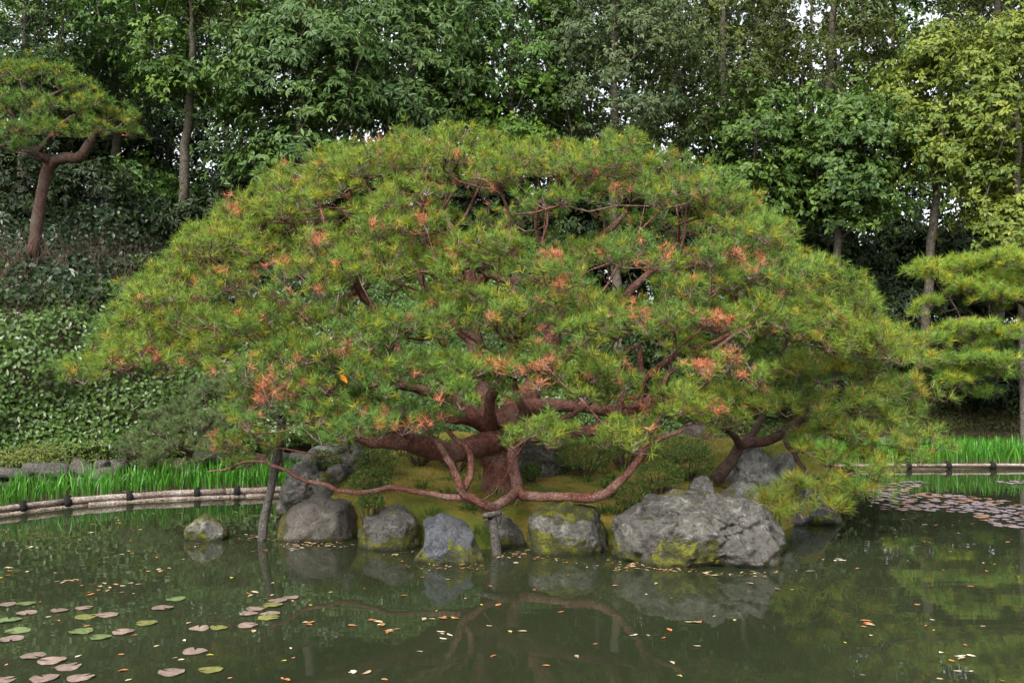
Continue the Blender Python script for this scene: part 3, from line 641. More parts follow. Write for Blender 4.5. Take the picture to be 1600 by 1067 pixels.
# a sparser inner tier that fills the hollow of the dome
for tries in range(60):
    a = rng.uniform(-np.pi, 0.1); r = rng.uniform(.3, .8); p = dome(a, r); p = p + (0, .5, -rng.uniform(.75, 1.25))
    if p[2] < 1.7 or in_gap(p): continue
    pads.append((p, rng.uniform(.22, .36), np.array([math.cos(a), math.sin(a)]) * .6))
for x, y, Y, Rr in [(430, 612, 10.3, .26), (395, 600, 10.2, .2), (345, 700, 10.4, .2), (410, 695, 10.3, .22), (380, 705, 10.4, .15), (620, 640, 9.7, .18), (660, 655, 9.7, .16), (690, 640, 9.9, .16), (570, 620, 10.0, .3), (510, 610, 10.0, .3),
                   (545, 575, 9.7, .33), (590, 555, 9.6, .3), (700, 590, 9.8, .3), (660, 580, 9.7, .3), (820, 600, 9.8, .25), (845, 590, 9.8, .2), (790, 580, 9.9, .25), (740, 575, 9.7, .28), (900, 585, 9.8, .33), (940, 590, 9.9, .28), (880, 610, 9.9, .2),
                   (1010, 640, 10.1, .22), (1060, 650, 10.2, .3), (1110, 640, 10.3, .33), (1150, 620, 10.5, .3), (1080, 610, 10.3, .28), (1130, 665, 10.3, .22), (1040, 610, 10.3, .2), (300, 540, 10.8, .35), (240, 545, 11.2, .4), (185, 540, 11.5, .35), (350, 520, 10.6, .36), (960, 610, 10.0, .15),
                   (480, 640, 10.0, .15), (550, 690, 10.3, .06), (1005, 665, 10.1, .1)]:
    pads.append((at(x, y, Y), Rr, np.array([(x - 775) / 600, -.4])))
for x, y, Y, Rr in [(650, 520, 9.9, .32), (590, 515, 10.0, .28), (720, 505, 10.0, .3), (790, 520, 10.0, .32), (760, 470, 10.3, .3), (690, 470, 10.4, .28), (840, 500, 10.1, .22), (920, 510, 10.2, .33), (900, 465, 10.4, .28), (960, 490, 10.3, .28), (1040, 490, 10.4, .33), (1090, 480, 10.6, .3), (1060, 520, 10.2, .22), (480, 560, 10.2, .33), (440, 530, 10.5, .3), (640, 420, 10.8, .3), (520, 440, 10.8, .32), (930, 555, 9.9, .2), (680, 555, 9.7, .25), (820, 555, 9.8, .2), (610, 585, 9.7, .25)]:
    pads.append((at(x, y, Y), Rr, np.array([(x - 775) / 600, -.4])))
DEADS = [(405, 625, 24), (440, 625, 22), (330, 695, 18), (410, 690, 34), (655, 660, 26), (690, 640, 18), (835, 600, 34), (850, 585, 26), (700, 660, 14), (600, 650, 12), (440, 405, 16), (410, 425, 18), (495, 375, 14), (180, 568, 14), (237, 555, 14), (300, 440, 12), (360, 315, 14), (365, 330, 12),
         (715, 240, 9), (875, 445, 16), (765, 300, 18), (760, 325, 12), (985, 455, 30), (940, 285, 22), (970, 290, 16), (1005, 420, 14), (1060, 335, 12), (1150, 405, 20), (1185, 412, 14), (1120, 505, 26), (1000, 495, 16), (760, 495, 14), (780, 565, 16), (850, 525, 18), (870, 400, 14), (1015, 575, 16), (975, 575, 12), (1080, 560, 18), (1160, 580, 20), (1145, 555, 14),
         (1000, 632, 20), (1010, 665, 14), (1120, 640, 18), (1125, 650, 14), (1100, 575, 14), (540, 548, 14), (505, 530, 10), (465, 570, 12), (560, 460, 14), (590, 350, 12), (655, 340, 12), (680, 380, 9), (420, 590, 14), (385, 545, 14), (1040, 395, 12), (910, 330, 12), (705, 400, 9), (500, 460, 10), (640, 680, 14), (770, 690, 8)]
pine('great domed red pine with sprawling red limbs growing on the island', LIMBS, pads, 34, .105, .0055, M['bark_red'], DEADS, .034, .155, 7)

# --- the leaning pine beside it, over the water
def padlist(L, ctr): return [(at(x, y, Y), Rr, nrm(np.array([(x - ctr) / 200, -.4])) * .7) for x, y, Y, Rr in L]
LP2 = [[(1118, 752, 11.6, .09), (1135, 730, 11.6, .08), (1150, 706, 11.6, .072), (1165, 692, 11.6, .066), (1195, 690, 11.6, .062), (1225, 675, 11.6, .06), (1250, 655, 11.6, .055), (1275, 640, 11.7, .045), (1300, 600, 11.9, .035), (1310, 560, 12.0, .025)],
       [(1158, 700, 11.6, .05), (1148, 684, 11.4, .04), (1135, 668, 11.2, .03), (1128, 650, 11.0, .02)],
       [(1150, 706, 11.6, .05), (1175, 680, 11.7, .045), (1195, 640, 11.9, .04), (1210, 590, 12.0, .03), (1230, 530, 12.0, .022)],
       [(1235, 668, 11.6, .045), (1228, 690, 11.4, .035), (1240, 705, 11.3, .028), (1270, 700, 11.2, .022), (1310, 715, 11.1, .016)],
       [(1250, 655, 11.6, .04), (1300, 655, 11.5, .03), (1350, 650, 11.4, .022), (1400, 660, 11.4, .015)],
       [(1240, 705, 11.3, .03), (1260, 740, 11.1, .025), (1290, 745, 11.0, .02), (1330, 740, 11.0, .014)]]
PD2 = [(1200, 470, 12.2, .3), (1245, 455, 12.2, .34), (1290, 480, 12.1, .32), (1215, 510, 11.7, .34), (1270, 520, 11.6, .36), (1320, 510, 11.9, .3), (1165, 530, 11.6, .28), (1370, 530, 11.7, .33), (1400, 525, 12.0, .3), (1340, 550, 11.3, .36), (1410, 560, 11.6, .28),
       (1190, 570, 11.2, .34), (1250, 575, 11.1, .36), (1310, 590, 11.0, .36), (1380, 590, 11.2, .36), (1165, 610, 11.0, .28), (1220, 625, 10.9, .28), (1290, 630, 10.8, .3), (1350, 630, 10.9, .33), (1400, 620, 11.3, .3), (1175, 650, 10.8, .2), (1300, 672, 10.7, .3), (1350, 680, 10.7, .33), (1400, 680, 10.8, .3), (1440, 685, 11.0, .2),
       (1290, 715, 10.6, .22), (1330, 725, 10.6, .3), (1380, 725, 10.7, .28), (1420, 715, 10.9, .2), (1340, 765, 10.6, .16), (1300, 760, 10.6, .12), (1240, 765, 10.5, .15), (1235, 790, 10.4, .14), (1310, 788, 10.6, .10), (1205, 775, 10.5, .10), (1345, 700, 11.6, .3), (1270, 600, 12.3, .35), (1340, 580, 12.4, .35), (1220, 560, 12.6, .35), (1270, 690, 11.0, .18), (1230, 645, 11.9, .2), (1365, 655, 11.9, .3), (1425, 645, 11.5, .2)]
PAL2 = [np.array(c) for c in ((.215, .265, .032), (.135, .225, .040), (.09, .175, .042), (.29, .27, .03))]
pine('bushy leaning pine with long needles drooping over the water', LP2, padlist(PD2, 1250), 46, .16, .0055, M['bark_dark'], [], .004, .19, 5, pal=PAL2, yellow=.35, buds=420)

# --- pines on the far banks
LP3 = [[(52, 400, 17.5, .12), (60, 340, 17.5, .105), (68, 290, 17.5, .10), (76, 262, 17.5, .10), (95, 248, 17.4, .10), (125, 245, 17.3, .09), (140, 225, 17.3, .085), (150, 208, 17.4, .05), (185, 200, 17.4, .03)],
       [(85, 255, 17.5, .1), (60, 240, 17.3, .08), (30, 200, 17.2, .06), (10, 170, 17.2, .05), (-40, 150, 17.2, .04)],
       [(60, 238, 17.3, .05), (90, 200, 17.0, .04), (120, 180, 16.9, .03)], [(30, 200, 17.2, .04), (60, 160, 17.3, .035), (100, 140, 17.4, .025)]]
PD3 = [(20, 115, 17.6, .45), (70, 112, 17.6, .42), (110, 135, 17.5, .35), (-40, 120, 17.6, .5), (-30, 165, 17.0, .5), (30, 160, 17.0, .45), (90, 165, 16.9, .4), (150, 165, 17.1, .42), (185, 185, 17.3, .3), (40, 200, 16.8, .42), (95, 200, 16.7, .4), (140, 195, 16.9, .3), (-30, 205, 16.8, .5), (15, 225, 16.7, .35), (-60, 180, 17.4, .5), (200, 200, 17.4, .18)]
pine('red trunked pine on the slope above the ivy covered bank', LP3, padlist(PD3, 60), 36, .14, .008, M['bark_dark'], [], .003, .2, 6, pal=[c * .95 for c in GREEN_P], yellow=.1)
LP4 = [[(1640, 690, 20.5, .16), (1635, 600, 20.5, .14), (1645, 540, 20.5, .13), (1640, 480, 20.5, .1), (1650, 430, 20.5, .07)],
       [(1640, 560, 20.5, .08), (1590, 530, 20.2, .06), (1530, 500, 20.0, .045), (1480, 500, 19.8, .03)],
       [(1640, 500, 20.5, .07), (1590, 470, 20.2, .05), (1530, 450, 20.2, .03)], [(1638, 590, 20.5, .07), (1580, 570, 20.1, .05), (1520, 560, 20.0, .035), (1470, 570, 19.8, .02)]]
PD4 = [(1500, 410, 20.8, .5), (1560, 400, 20.8, .5), (1610, 402, 20.8, .5), (1670, 400, 20.8, .5), (1460, 440, 20.4, .4), (1520, 440, 20.2, .5), (1580, 440, 20.1, .5), (1640, 440, 20.1, .5), (1700, 450, 20.4, .5), (1440, 475, 20.1, .4), (1495, 475, 19.8, .5), (1555, 480, 19.7, .5), (1610, 475, 19.8, .45), (1680, 490, 19.8, .5),
       (1460, 515, 19.7, .45), (1520, 520, 19.5, .45), (1580, 520, 19.5, .45), (1440, 550, 19.7, .4), (1500, 560, 19.4, .45), (1560, 560, 19.4, .4), (1470, 595, 19.5, .35), (1530, 590, 19.5, .3), (1420, 590, 19.9, .35), (1650, 540, 19.7, .5), (1590, 570, 19.7, .3)]
PD4 = [(x + rng.normal(0, 12), y + rng.normal(0, 11), Y + rng.normal(0, .2), R0 * rng.uniform(.75, 1.15)) for x, y, Y, R0 in PD4] + [(rng.uniform(1430, 1690), rng.uniform(405, 585), rng.uniform(19.5, 20.6), rng.uniform(.22, .36)) for _ in range(26)]
pine('yellow green pine propped by a grey post behind the dense irises', LP4, padlist(PD4, 1600), 32, .19, .010, M['bark_dark'], [], .002, .20, 7, pal=[c * 1.0 for c in GREEN_P], yellow=.45)
# feathery young pine over the low wall
LP5 = [[(290, 745, 15.9, .05), (300, 700, 15.9, .045), (330, 660, 15.7, .035), (370, 630, 15.6, .025)], [(298, 710, 15.9, .03), (250, 680, 15.6, .02), (220, 690, 15.4, .014)]]
PD5 = [(360, 605, 16, .45), (320, 620, 15.9, .4), (395, 620, 15.9, .4), (280, 640, 15.8, .4), (340, 650, 15.6, .45), (300, 670, 15.5, .4), (250, 670, 15.6, .4), (380, 660, 15.6, .35), (220, 690, 15.5, .35), (270, 700, 15.3, .35), (330, 690, 15.3, .35), (200, 715, 15.4, .2), (240, 715, 15.3, .25), (420, 640, 15.9, .3), (300, 715, 15.2, .2), (445, 655, 16, .3)]
PAL5 = [np.array(c) for c in ((.13, .185, .06), (.11, .165, .06), (.085, .135, .05), (.15, .19, .07))]
pine('low feathery grey green pine spreading over the dry stone wall', LP5, padlist(PD5, 320), 34, .11, .006, M['bark_dark'], [], 0, .16, 6, pal=PAL5, yellow=0)

# ------------------------------------------------------------ broadleaved woodland
KINDS = {'shade': (.13, .050, .5, ((.045, .075, .018), (.026, .048, .014), (.016, .030, .011)), 7),  # same leaf as 'dark', with the canopy's shadow put into its colours
     # leaf length, width, droop of leaves, colours (new, mid, old), rosette leaves
    'dark':   (.13, .050, .5, ((0.084, 0.156, 0.022), (0.050, 0.106, 0.020), (0.034, 0.075, 0.019)), 7),
    'chest':  (.19, .062, .75, ((0.118, 0.194, 0.040), (0.078, 0.150, 0.035), (0.050, 0.106, 0.027)), 7),
    'bright': (.14, .060, .5, ((0.129, 0.219, 0.022), (0.078, 0.163, 0.022), (0.050, 0.112, 0.020)), 7),
    'grey':   (.13, .048, .95, ((0.123, 0.163, 0.050), (0.090, 0.131, 0.047), (0.062, 0.100, 0.040)), 8),
    'brown':  (.12, .050, .5, ((0.134, 0.156, 0.029), (0.095, 0.131, 0.024), (0.062, 0.094, 0.020)), 7),
    'maple':  (.15, .075, .6, ((0.134, 0.225, 0.032), (0.090, 0.169, 0.029), (0.050, 0.112, 0.023)), 7),
    'yellow': (.14, .065, .6, ((0.213, 0.244, 0.029), (0.140, 0.194, 0.026), (0.084, 0.138, 0.024)), 7)}
def crown_leaves(mb, C, radii, kind, boughs, per, seed, low=-.85, lsc=1., bsize=.62):
    g = np.random.default_rng(seed); L, Wd, dr, cols, k = KINDS[kind]; cols = np.array(cols); radii = np.asarray(radii)
    d = nrm(g.normal(size=(boughs, 3))); d[:, 2] = np.maximum(d[:, 2], low); rr = g.uniform(.45, 1.0, (boughs, 1)) ** .6
    d = d * (1 + .22 * snoise(d, 3.2, seed))[:, None]
    bc = C + d * rr * radii; n = boughs * per
    out = nrm(np.c_[d[:, :2], np.zeros(boughs)]); bi = np.repeat(np.arange(boughs), per)
    bs = bsize * g.uniform(.6, 1.35, boughs)[bi, None]
    o = g.normal(size=(n, 3)) * (.62, .62, .26) * bs; o[:, 2] -= .35 * (o * out[bi]).sum(1)
    rc = bc[bi] + o
    ax = nrm(out[bi] * .5 + o / bs * .5 + np.c_[np.zeros((n, 2)), np.full(n, .45)] + g.normal(0, .2, (n, 3)))
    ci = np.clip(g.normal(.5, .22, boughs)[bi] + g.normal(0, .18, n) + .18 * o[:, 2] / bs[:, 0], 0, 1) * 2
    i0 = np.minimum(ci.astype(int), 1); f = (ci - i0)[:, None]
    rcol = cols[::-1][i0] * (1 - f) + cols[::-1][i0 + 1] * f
    B = np.repeat(rc, k, 0); A = np.repeat(ax, k, 0); m_ = len(B)
    rd = g.normal(size=(m_, 3)); rd = nrm(rd - (rd * A).sum(1, keepdims=True) * A)
    D = nrm(rd + A * g.uniform(.05, .55, (m_, 1)) - np.array([0, 0, 1]) * dr * g.uniform(.5, 1.3, (m_, 1)))
    B = B + D * .02; Ls = lsc * L * g.uniform(.65, 1.15, m_)
    leaves(mb, B, D, A + g.normal(0, .35, (m_, 3)), Ls, lsc * Wd * g.uniform(.8, 1.2, m_), np.repeat(rcol, k, 0) * g.uniform(.8, 1.2, (m_, 1)))
    return bc
def broad_tree(name, label, px, py, Y, rx, rz, kind, boughs=75, per=26, trunk=.13, base_px=None, group=None, ry=None, low=-.85, lean=None, bsize=.52, lsc=1.):
    boughs = int(boughs * 1.3); C = at(px, py, Y); bx = (base_px if base_px is not None else px + rng.uniform(-40, 40)); X0 = (bx - 800) / FOC * Y; gz = float(ground_z(X0, Y)) - .1
    t = thing(name, label, 'tree', (X0, Y, gz), group); seed = int(rng.integers(1e6))
    b = MB(); bc = crown_leaves(b, C, (rx, ry or rx * .8, rz), kind, boughs, per, seed, low, lsc, bsize)
    part('crown', b, M['leaf'], t, kind='stuff')
    p0 = np.array([X0, Y, gz]); top = C + (0, 0, rz * .75); mid = (p0 + np.array([C[0], Y, C[2] - rz * .5])) / 2 + rng.normal(0, .12, 3) * (1, 1, 0)
    P = catmull(np.array([np.r_[p0, trunk], np.r_[mid, trunk * .85], np.r_[C - (0, 0, rz * .4), trunk * .65], np.r_[C + (0, 0, rz * .2), trunk * .4], np.r_[top, .02]]), .35)
    P[1:-1, :2] += rng.normal(0, .02, (len(P) - 2, 2))
    b = MB(); tube(b, P[:, :3], P[:, 3], 10, True, .06); part('trunk', b, M['bark_grey'], t, True)
    par = [-1] + list(range(len(P) - 1)); ok = P[:, 2] > gz + (C[2] - rz - gz) * .7
    arr, par, tips = grow(P[:, :3], par, bc, C - (0, 0, rz), step=.4, alpha=.35, wig=.06, sag=.03)
    b = MB(); skeleton(b, arr, par, len(P), tip_r=.010, e=2.3, rmax=trunk * .55, sides=5); part('limbs', b, M['bark_grey'], t, True, kind='stuff')
    return t
G1 = 'woodland trees behind the pond'
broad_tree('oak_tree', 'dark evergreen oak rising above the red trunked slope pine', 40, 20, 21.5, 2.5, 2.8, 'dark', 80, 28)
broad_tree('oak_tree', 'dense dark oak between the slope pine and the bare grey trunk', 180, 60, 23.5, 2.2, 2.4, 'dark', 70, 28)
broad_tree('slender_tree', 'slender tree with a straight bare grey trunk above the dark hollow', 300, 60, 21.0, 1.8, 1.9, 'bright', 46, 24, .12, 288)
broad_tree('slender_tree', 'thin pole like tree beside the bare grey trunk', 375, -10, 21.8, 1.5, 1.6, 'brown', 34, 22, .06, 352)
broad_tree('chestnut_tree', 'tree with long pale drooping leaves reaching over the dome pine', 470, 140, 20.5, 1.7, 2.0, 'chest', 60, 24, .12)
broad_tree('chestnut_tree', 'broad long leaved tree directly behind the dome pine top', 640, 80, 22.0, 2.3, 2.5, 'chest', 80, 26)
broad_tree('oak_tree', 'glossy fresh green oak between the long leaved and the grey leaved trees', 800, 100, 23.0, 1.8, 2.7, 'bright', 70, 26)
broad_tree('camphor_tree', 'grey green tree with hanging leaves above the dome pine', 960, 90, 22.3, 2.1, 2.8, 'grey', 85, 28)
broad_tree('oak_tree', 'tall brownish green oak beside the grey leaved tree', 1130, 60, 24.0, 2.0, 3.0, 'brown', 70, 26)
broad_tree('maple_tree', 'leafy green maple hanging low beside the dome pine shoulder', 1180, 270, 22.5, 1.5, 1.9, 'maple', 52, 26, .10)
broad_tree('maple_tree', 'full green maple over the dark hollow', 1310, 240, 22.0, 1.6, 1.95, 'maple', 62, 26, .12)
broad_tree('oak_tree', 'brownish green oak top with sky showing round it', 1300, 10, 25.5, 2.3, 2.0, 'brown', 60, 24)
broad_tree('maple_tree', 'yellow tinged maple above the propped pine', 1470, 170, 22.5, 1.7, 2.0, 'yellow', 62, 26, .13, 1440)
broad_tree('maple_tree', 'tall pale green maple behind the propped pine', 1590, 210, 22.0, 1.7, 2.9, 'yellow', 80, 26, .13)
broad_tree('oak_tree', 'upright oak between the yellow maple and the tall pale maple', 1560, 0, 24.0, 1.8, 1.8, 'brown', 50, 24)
# second rank, told apart only by place
G2 = 'far rank of woodland trees'
k = 0
for px in range(-120, 1900, 125):
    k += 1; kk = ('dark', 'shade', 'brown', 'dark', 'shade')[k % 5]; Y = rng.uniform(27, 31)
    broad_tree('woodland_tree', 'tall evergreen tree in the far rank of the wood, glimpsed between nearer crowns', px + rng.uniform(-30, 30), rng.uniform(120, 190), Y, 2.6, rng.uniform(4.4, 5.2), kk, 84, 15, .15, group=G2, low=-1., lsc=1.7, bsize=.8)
# understorey, nearly all in the leaf colours darkened to stand for canopy shadow
def shrub(name, label, px, py, Y, rx, rz, kind, boughs, per=13, group=None, cat='shrub', lsc=.8, bsize=.35, mat='leaf', ry=None):
    C = at(px, py, Y); gz = float(ground_z(C[0], Y)) - .05; t = thing(name, label, cat, (C[0], Y, gz), group)
    b = MB(); bc = crown_leaves(b, C, (rx, ry or rx * .7, rz), kind, boughs, per, int(rng.integers(1e6)), -.9, lsc, bsize); part('foliage', b, M[mat], t, kind='stuff')
    p0 = np.array([C[0], Y, gz]); s = p0 + (C - p0) * np.linspace(0, .7, 4)[:, None]
    arr, par, _ = grow(s, [-1, 0, 1, 2], bc, p0, .3, .3, .06, .02); b = MB(); skeleton(b, arr, par, 1, .008, 2.3, .05, 4); part('stems', b, M['bark_grey'], t, True, kind='stuff')
G3 = 'shadowy shrubs under the wood'
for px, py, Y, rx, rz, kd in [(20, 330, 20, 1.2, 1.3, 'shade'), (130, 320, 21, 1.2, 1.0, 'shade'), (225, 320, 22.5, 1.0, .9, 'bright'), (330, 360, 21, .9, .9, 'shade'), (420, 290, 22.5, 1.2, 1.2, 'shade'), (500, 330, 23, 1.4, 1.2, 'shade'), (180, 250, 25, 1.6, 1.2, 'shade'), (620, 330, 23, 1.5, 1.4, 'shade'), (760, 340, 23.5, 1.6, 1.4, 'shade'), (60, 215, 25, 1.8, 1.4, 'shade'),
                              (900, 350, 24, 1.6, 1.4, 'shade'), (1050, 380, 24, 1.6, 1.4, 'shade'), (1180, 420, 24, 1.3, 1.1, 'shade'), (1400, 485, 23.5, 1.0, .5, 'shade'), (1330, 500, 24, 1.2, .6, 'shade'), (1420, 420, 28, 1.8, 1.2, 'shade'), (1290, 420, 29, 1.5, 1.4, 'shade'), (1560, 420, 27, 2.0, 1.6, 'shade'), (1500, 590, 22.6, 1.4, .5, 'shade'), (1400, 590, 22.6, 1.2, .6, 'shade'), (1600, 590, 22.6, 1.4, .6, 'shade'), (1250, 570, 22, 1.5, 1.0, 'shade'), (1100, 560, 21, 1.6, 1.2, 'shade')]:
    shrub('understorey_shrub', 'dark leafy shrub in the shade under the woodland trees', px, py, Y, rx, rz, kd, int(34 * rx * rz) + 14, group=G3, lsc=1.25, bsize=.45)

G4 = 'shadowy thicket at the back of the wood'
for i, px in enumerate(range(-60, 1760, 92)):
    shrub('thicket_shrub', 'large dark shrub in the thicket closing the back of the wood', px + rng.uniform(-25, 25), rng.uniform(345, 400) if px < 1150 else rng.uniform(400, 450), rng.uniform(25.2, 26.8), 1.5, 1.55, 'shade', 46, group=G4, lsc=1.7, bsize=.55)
# --- the ivy covered bank: leaves over the steep slope
def bank_leaves(mb, x0, x1, s0, s1, n, L, Wd, cols, seed, lift=.18, lumpy=.28):
    g = np.random.default_rng(seed); X = g.uniform(x0, x1, n); s = g.uniform(s0, s1, n); Y = np.interp(X, SHX, SHY) + s
    P = np.stack([X, Y, ground_z(X, Y)], -1); e = .05
    nx = -(ground_z(X + e, Y) - ground_z(X - e, Y)) / (2 * e); ny = -(ground_z(X, Y + e) - ground_z(X, Y - e)) / (2 * e)
    Nn = nrm(np.stack([nx, ny, np.ones(n)], -1))
    lump = snoise(P, 2.3, seed) * .6 + snoise(P, 6, seed + 1) * .3
    P = P + Nn * np.maximum(lift + lumpy * lump + g.uniform(-.16, .06, n), g.uniform(.02, .12, n))[:, None]
    face = nrm(Nn + g.normal(0, .45, (n, 3)) + (0, -.25, .1)); D = g.normal(size=(n, 3)); D = nrm(D - (D * face).sum(1, keepdims=True) * face - (0, 0, .45))
    c = np.array(cols); q = np.clip((snoise(P, 1.2, seed + 2) + 1) / 2 * .6 + g.uniform(0, .4, n), 0, .999) * (len(c) - 1); i = q.astype(int); f = (q - i)[:, None]
    leaves(mb, P, D, face, L * g.uniform(.6, 1.2, n), Wd * g.uniform(.7, 1.2, n), (c[i] * (1 - f) + c[i + 1] * f) * g.uniform(.75, 1.25, (n, 1)), .08, .08)
t = thing('ivy_bank', 'steep bank thickly covered with glossy ivy leaves below the slope pine', 'ivy', (-7, 17, 0))
b = MB(); bank_leaves(b, -13, -2, 5.5, 11, 36000, .13, .075, ((.02, .04, .014), (.03, .06, .02), (.05, .09, .025)), 27, .2, .4); bank_leaves(b, -13, 1.5, 2.75, 7.2, 100000, .105, .062, ((.03, .07, .018), (.05, .115, .022), (.095, .17, .026), (.075, .125, .04)), 7, .24, .5); part('ivy_leaves', b, M['gloss'], t, kind='stuff')
b = MB(); k = 1300; X = rng.uniform(-11, -5.2, k); s = rng.uniform(4.6, 7.6, k); Y = np.interp(X, SHX, SHY) + s; P = np.c_[X, Y, ground_z(X, Y)]
sticks(b, P, P + np.c_[rng.normal(0, .35, k), rng.normal(-.15, .2, k), rng.uniform(.25, .9, k)], .009, .003, (.8, .7, .6)); part('dry_stems', b, M['twig'], t, kind='stuff')
t = thing('clipped_hedge', 'low clipped yellow green hedge above the dry stone wall', 'hedge', (-8, 15, 0))
b = MB(); bank_leaves(b, -13, -4.9, 2.6, 3.4, 24000, .045, .02, ((.06, .08, .02), (.11, .125, .025), (.15, .15, .035)), 9, .20, .1); part('foliage', b, M['azalea'], t, kind='stuff')
t = thing('ground_cover', 'brownish low hedge on the bank behind the dense irises', 'hedge', (10, 21.5, 0))
b = MB(); bank_leaves(b, 4, 15, 2.6, 4.6, 26000, .06, .028, ((.045, .05, .018), (.075, .08, .022), (.10, .09, .03)), 13, .15, .12); part('foliage', b, M['azalea'], t, kind='stuff')
t = thing('ground_cover', 'mid green low shrubs on the bank behind the island', 'hedge', (1, 20, 0))
b = MB(); bank_leaves(b, -2, 9, 6, 12, 30000, .13, .07, ((.02, .04, .014), (.03, .06, .02), (.05, .09, .025)), 29, .2, .35); bank_leaves(b, -3.5, 6, 2.6, 7, 40000, .08, .04, ((.04, .085, .025), (.06, .12, .03), (.09, .16, .03)), 17, .35, .3); part('foliage', b, M['leaf'], t, kind='stuff')

# ------------------------------------------------------------ azaleas on the island
def azalea(label, px, py, Y, w_, h_, tone=1., stems=True, base=None):
    Y = lawn_Y(py + h_ / 2 + 6); C = at(px, py, Y); rx = w_ / 2 / FOC * Y; rz = h_ / 2 / FOC * Y; gz = float(isl_z(C[0], Y)); gz = min(gz, C[2] - rz)
    t = thing('azalea_bush', label, 'azalea', (C[0], Y, gz)); g = rng
    n = int(2600 * max(.4, (rx * 2 * rz) / .16)); n = min(n, 9000); d = nrm(g.normal(size=(n, 3))); d[:, 2] = np.maximum(d[:, 2], -.55 + .1 * g.random(n))
    rr = (1 - g.uniform(0, .5, n) ** 2.2) * (1 + .09 * snoise(d, 4, int(px)) + .06 * snoise(d, 11, int(py)))
    P = C + d * rr[:, None] * (rx, rx * .9, rz); D = nrm(d + g.normal(0, .55, (n, 3)) + (0, 0, .35)); 
    c = np.where(g.random((n, 1)) < .5, (.085, .135, .032), (.12, .17, .035)) * g.uniform(.6, 1.25, (n, 1)) * tone
    b = MB(); leaves(b, P, D, g.normal(size=(n, 3)) * .6 + d, g.uniform(.022, .045, n), g.uniform(.011, .018, n), c); part('foliage', b, M['azalea'], t, kind='stuff')
    k = 26; a = g.uniform(0, 6.28, k); P0 = np.c_[C[0] + .12 * rx * np.cos(a), Y + .12 * rx * np.sin(a), np.full(k, gz - .02)]
    e_ = C + np.c_[np.cos(a), np.sin(a), np.zeros(k)] * (g.uniform(.3, .85, k) * rx)[:, None] + np.c_[np.zeros((k, 2)), g.uniform(-.5, .3, k) * rz]
    b = MB(); md = (P0 + e_) / 2 + np.c_[(e_ - P0)[:, :2] * .12, np.zeros(k)]; sticks(b, P0, md, .010, .007, (.55, .5, .42)); sticks(b, md, e_, .007, .004, (.55, .5, .42)); part('stems', b, M['twig'], t, kind='stuff')
azalea('small clipped azalea nestling among the grey rocks', 506, 720, 13.4, 46, 30)
azalea('clipped azalea mound above another mound beside the mossy lawn', 588, 722, 13.0, 64, 32)
azalea('clipped azalea mound below another mound beside the mossy lawn', 580, 750, 12.4, 62, 34)
azalea('open azalea bush with bare stems beside the red trunk rock', 912, 712, 12.0, 92, 56)
azalea('tall rounded azalea behind the open stemmed bush', 975, 685, 13.2, 84, 84, .8)
azalea('dense rounded azalea behind the huge craggy boulder', 1030, 745, 11.3, 72, 46)
azalea('leafy azalea mound next to the leaning pine trunk', 1075, 722, 11.9, 78, 50)
azalea('small loose azalea beside the moss coated boulder', 990, 775, 10.9, 52, 44, .9)
azalea('low azalea mound at the back of the island lawn', 1060, 700, 13.5, 90, 36, .9)
azalea('straggly azalea with many bare stems left of the red trunk', 715, 705, 12.6, 100, 34, .75)
azalea('dark azalea under the thick red limb', 655, 700, 13.6, 70, 40, .75)
azalea('dark green azalea behind the upright grey stone', 575, 695, 14.2, 90, 44, .9)
azalea('bushy azalea behind the flat topped rock', 520, 680, 14.8, 90, 44, .95)
azalea('loose green azalea behind the lichen rock', 860, 680, 14.2, 110, 50, 1.)
azalea('spreading azalea at the far edge behind the red trunk', 780, 690, 14.4, 90, 44, .8)
azalea('tiny azalea sprout beside the smooth boulder', 580, 785, 11.4, 40, 22, 1.1)
azalea('low leafy tuft behind the bulky moss coated boulder', 830, 738, 12.2, 30, 24, .8)
azalea('pale green sprig between the huge boulder and the lawn', 955, 755, 11.2, 28, 24, 1.1)

# ------------------------------------------------------------ props
def pole(name, label, pts, r, mat, cat='post', cross=None):
    P = catmull(np.array([at(*p) for p in pts]), .12); t = thing(name, label, cat, P[0])
    b = MB(); tube(b, P, np.linspace(r, r * .85, len(P)), 10, True, .05); part('shaft', b, mat, t, True)
    if cross is not None:
        c = P[-1]; b = MB(); tube(b, np.array([c + (-cross, -.05, -.02), c + (0, -.055, .0), c + (cross, -.04, .02)]), .03, 8, True, .05); part('cross_piece', b, mat, t, True)
        b = MB(); tube(b, np.array([c + (0, 0, -.06), c + (0, 0, -.02), c + (0, 0, .02)]), [.045, .05, .045], 8, True, .08); part('rope_binding', b, M['rope'], t, True)
    return t
pole('tree_prop', 'weathered wooden post standing in the pond under the low pine bough', [(409, 850, 10.8), (413, 812, 10.8), (421, 775, 10.75), (429, 735, 10.7), (437, 690, 10.65), (442, 645, 10.6)], .052, M['wood'], cross=.07)
pole('tree_prop', 'short forked wooden prop standing in the water before the low grey stone', [(777, 890, 10.0), (776, 862, 10.0), (772, 825, 10.0), (769, 802, 10.0)], .052, M['wood'], cross=.10)
pole('bamboo_pole', 'thin upright bamboo pole behind the clipped azaleas', [(489, 745, 13.6), (489, 690, 13.6), (489, 655, 13.6)], .02, M['bamboo'], 'pole')
pole('bamboo_rail', 'horizontal green bamboo rail tied under the thick red limb', [(490, 668, 12.6), (530, 667, 12.5), (590, 668, 12.4), (640, 668, 12.4)], .022, M['bamboo'], 'pole')
pole('tree_prop', 'slim grey post rising behind the long red limb', [(935, 740, 12.9), (934, 680, 12.9), (933, 590, 12.9)], .035, M['wood'])
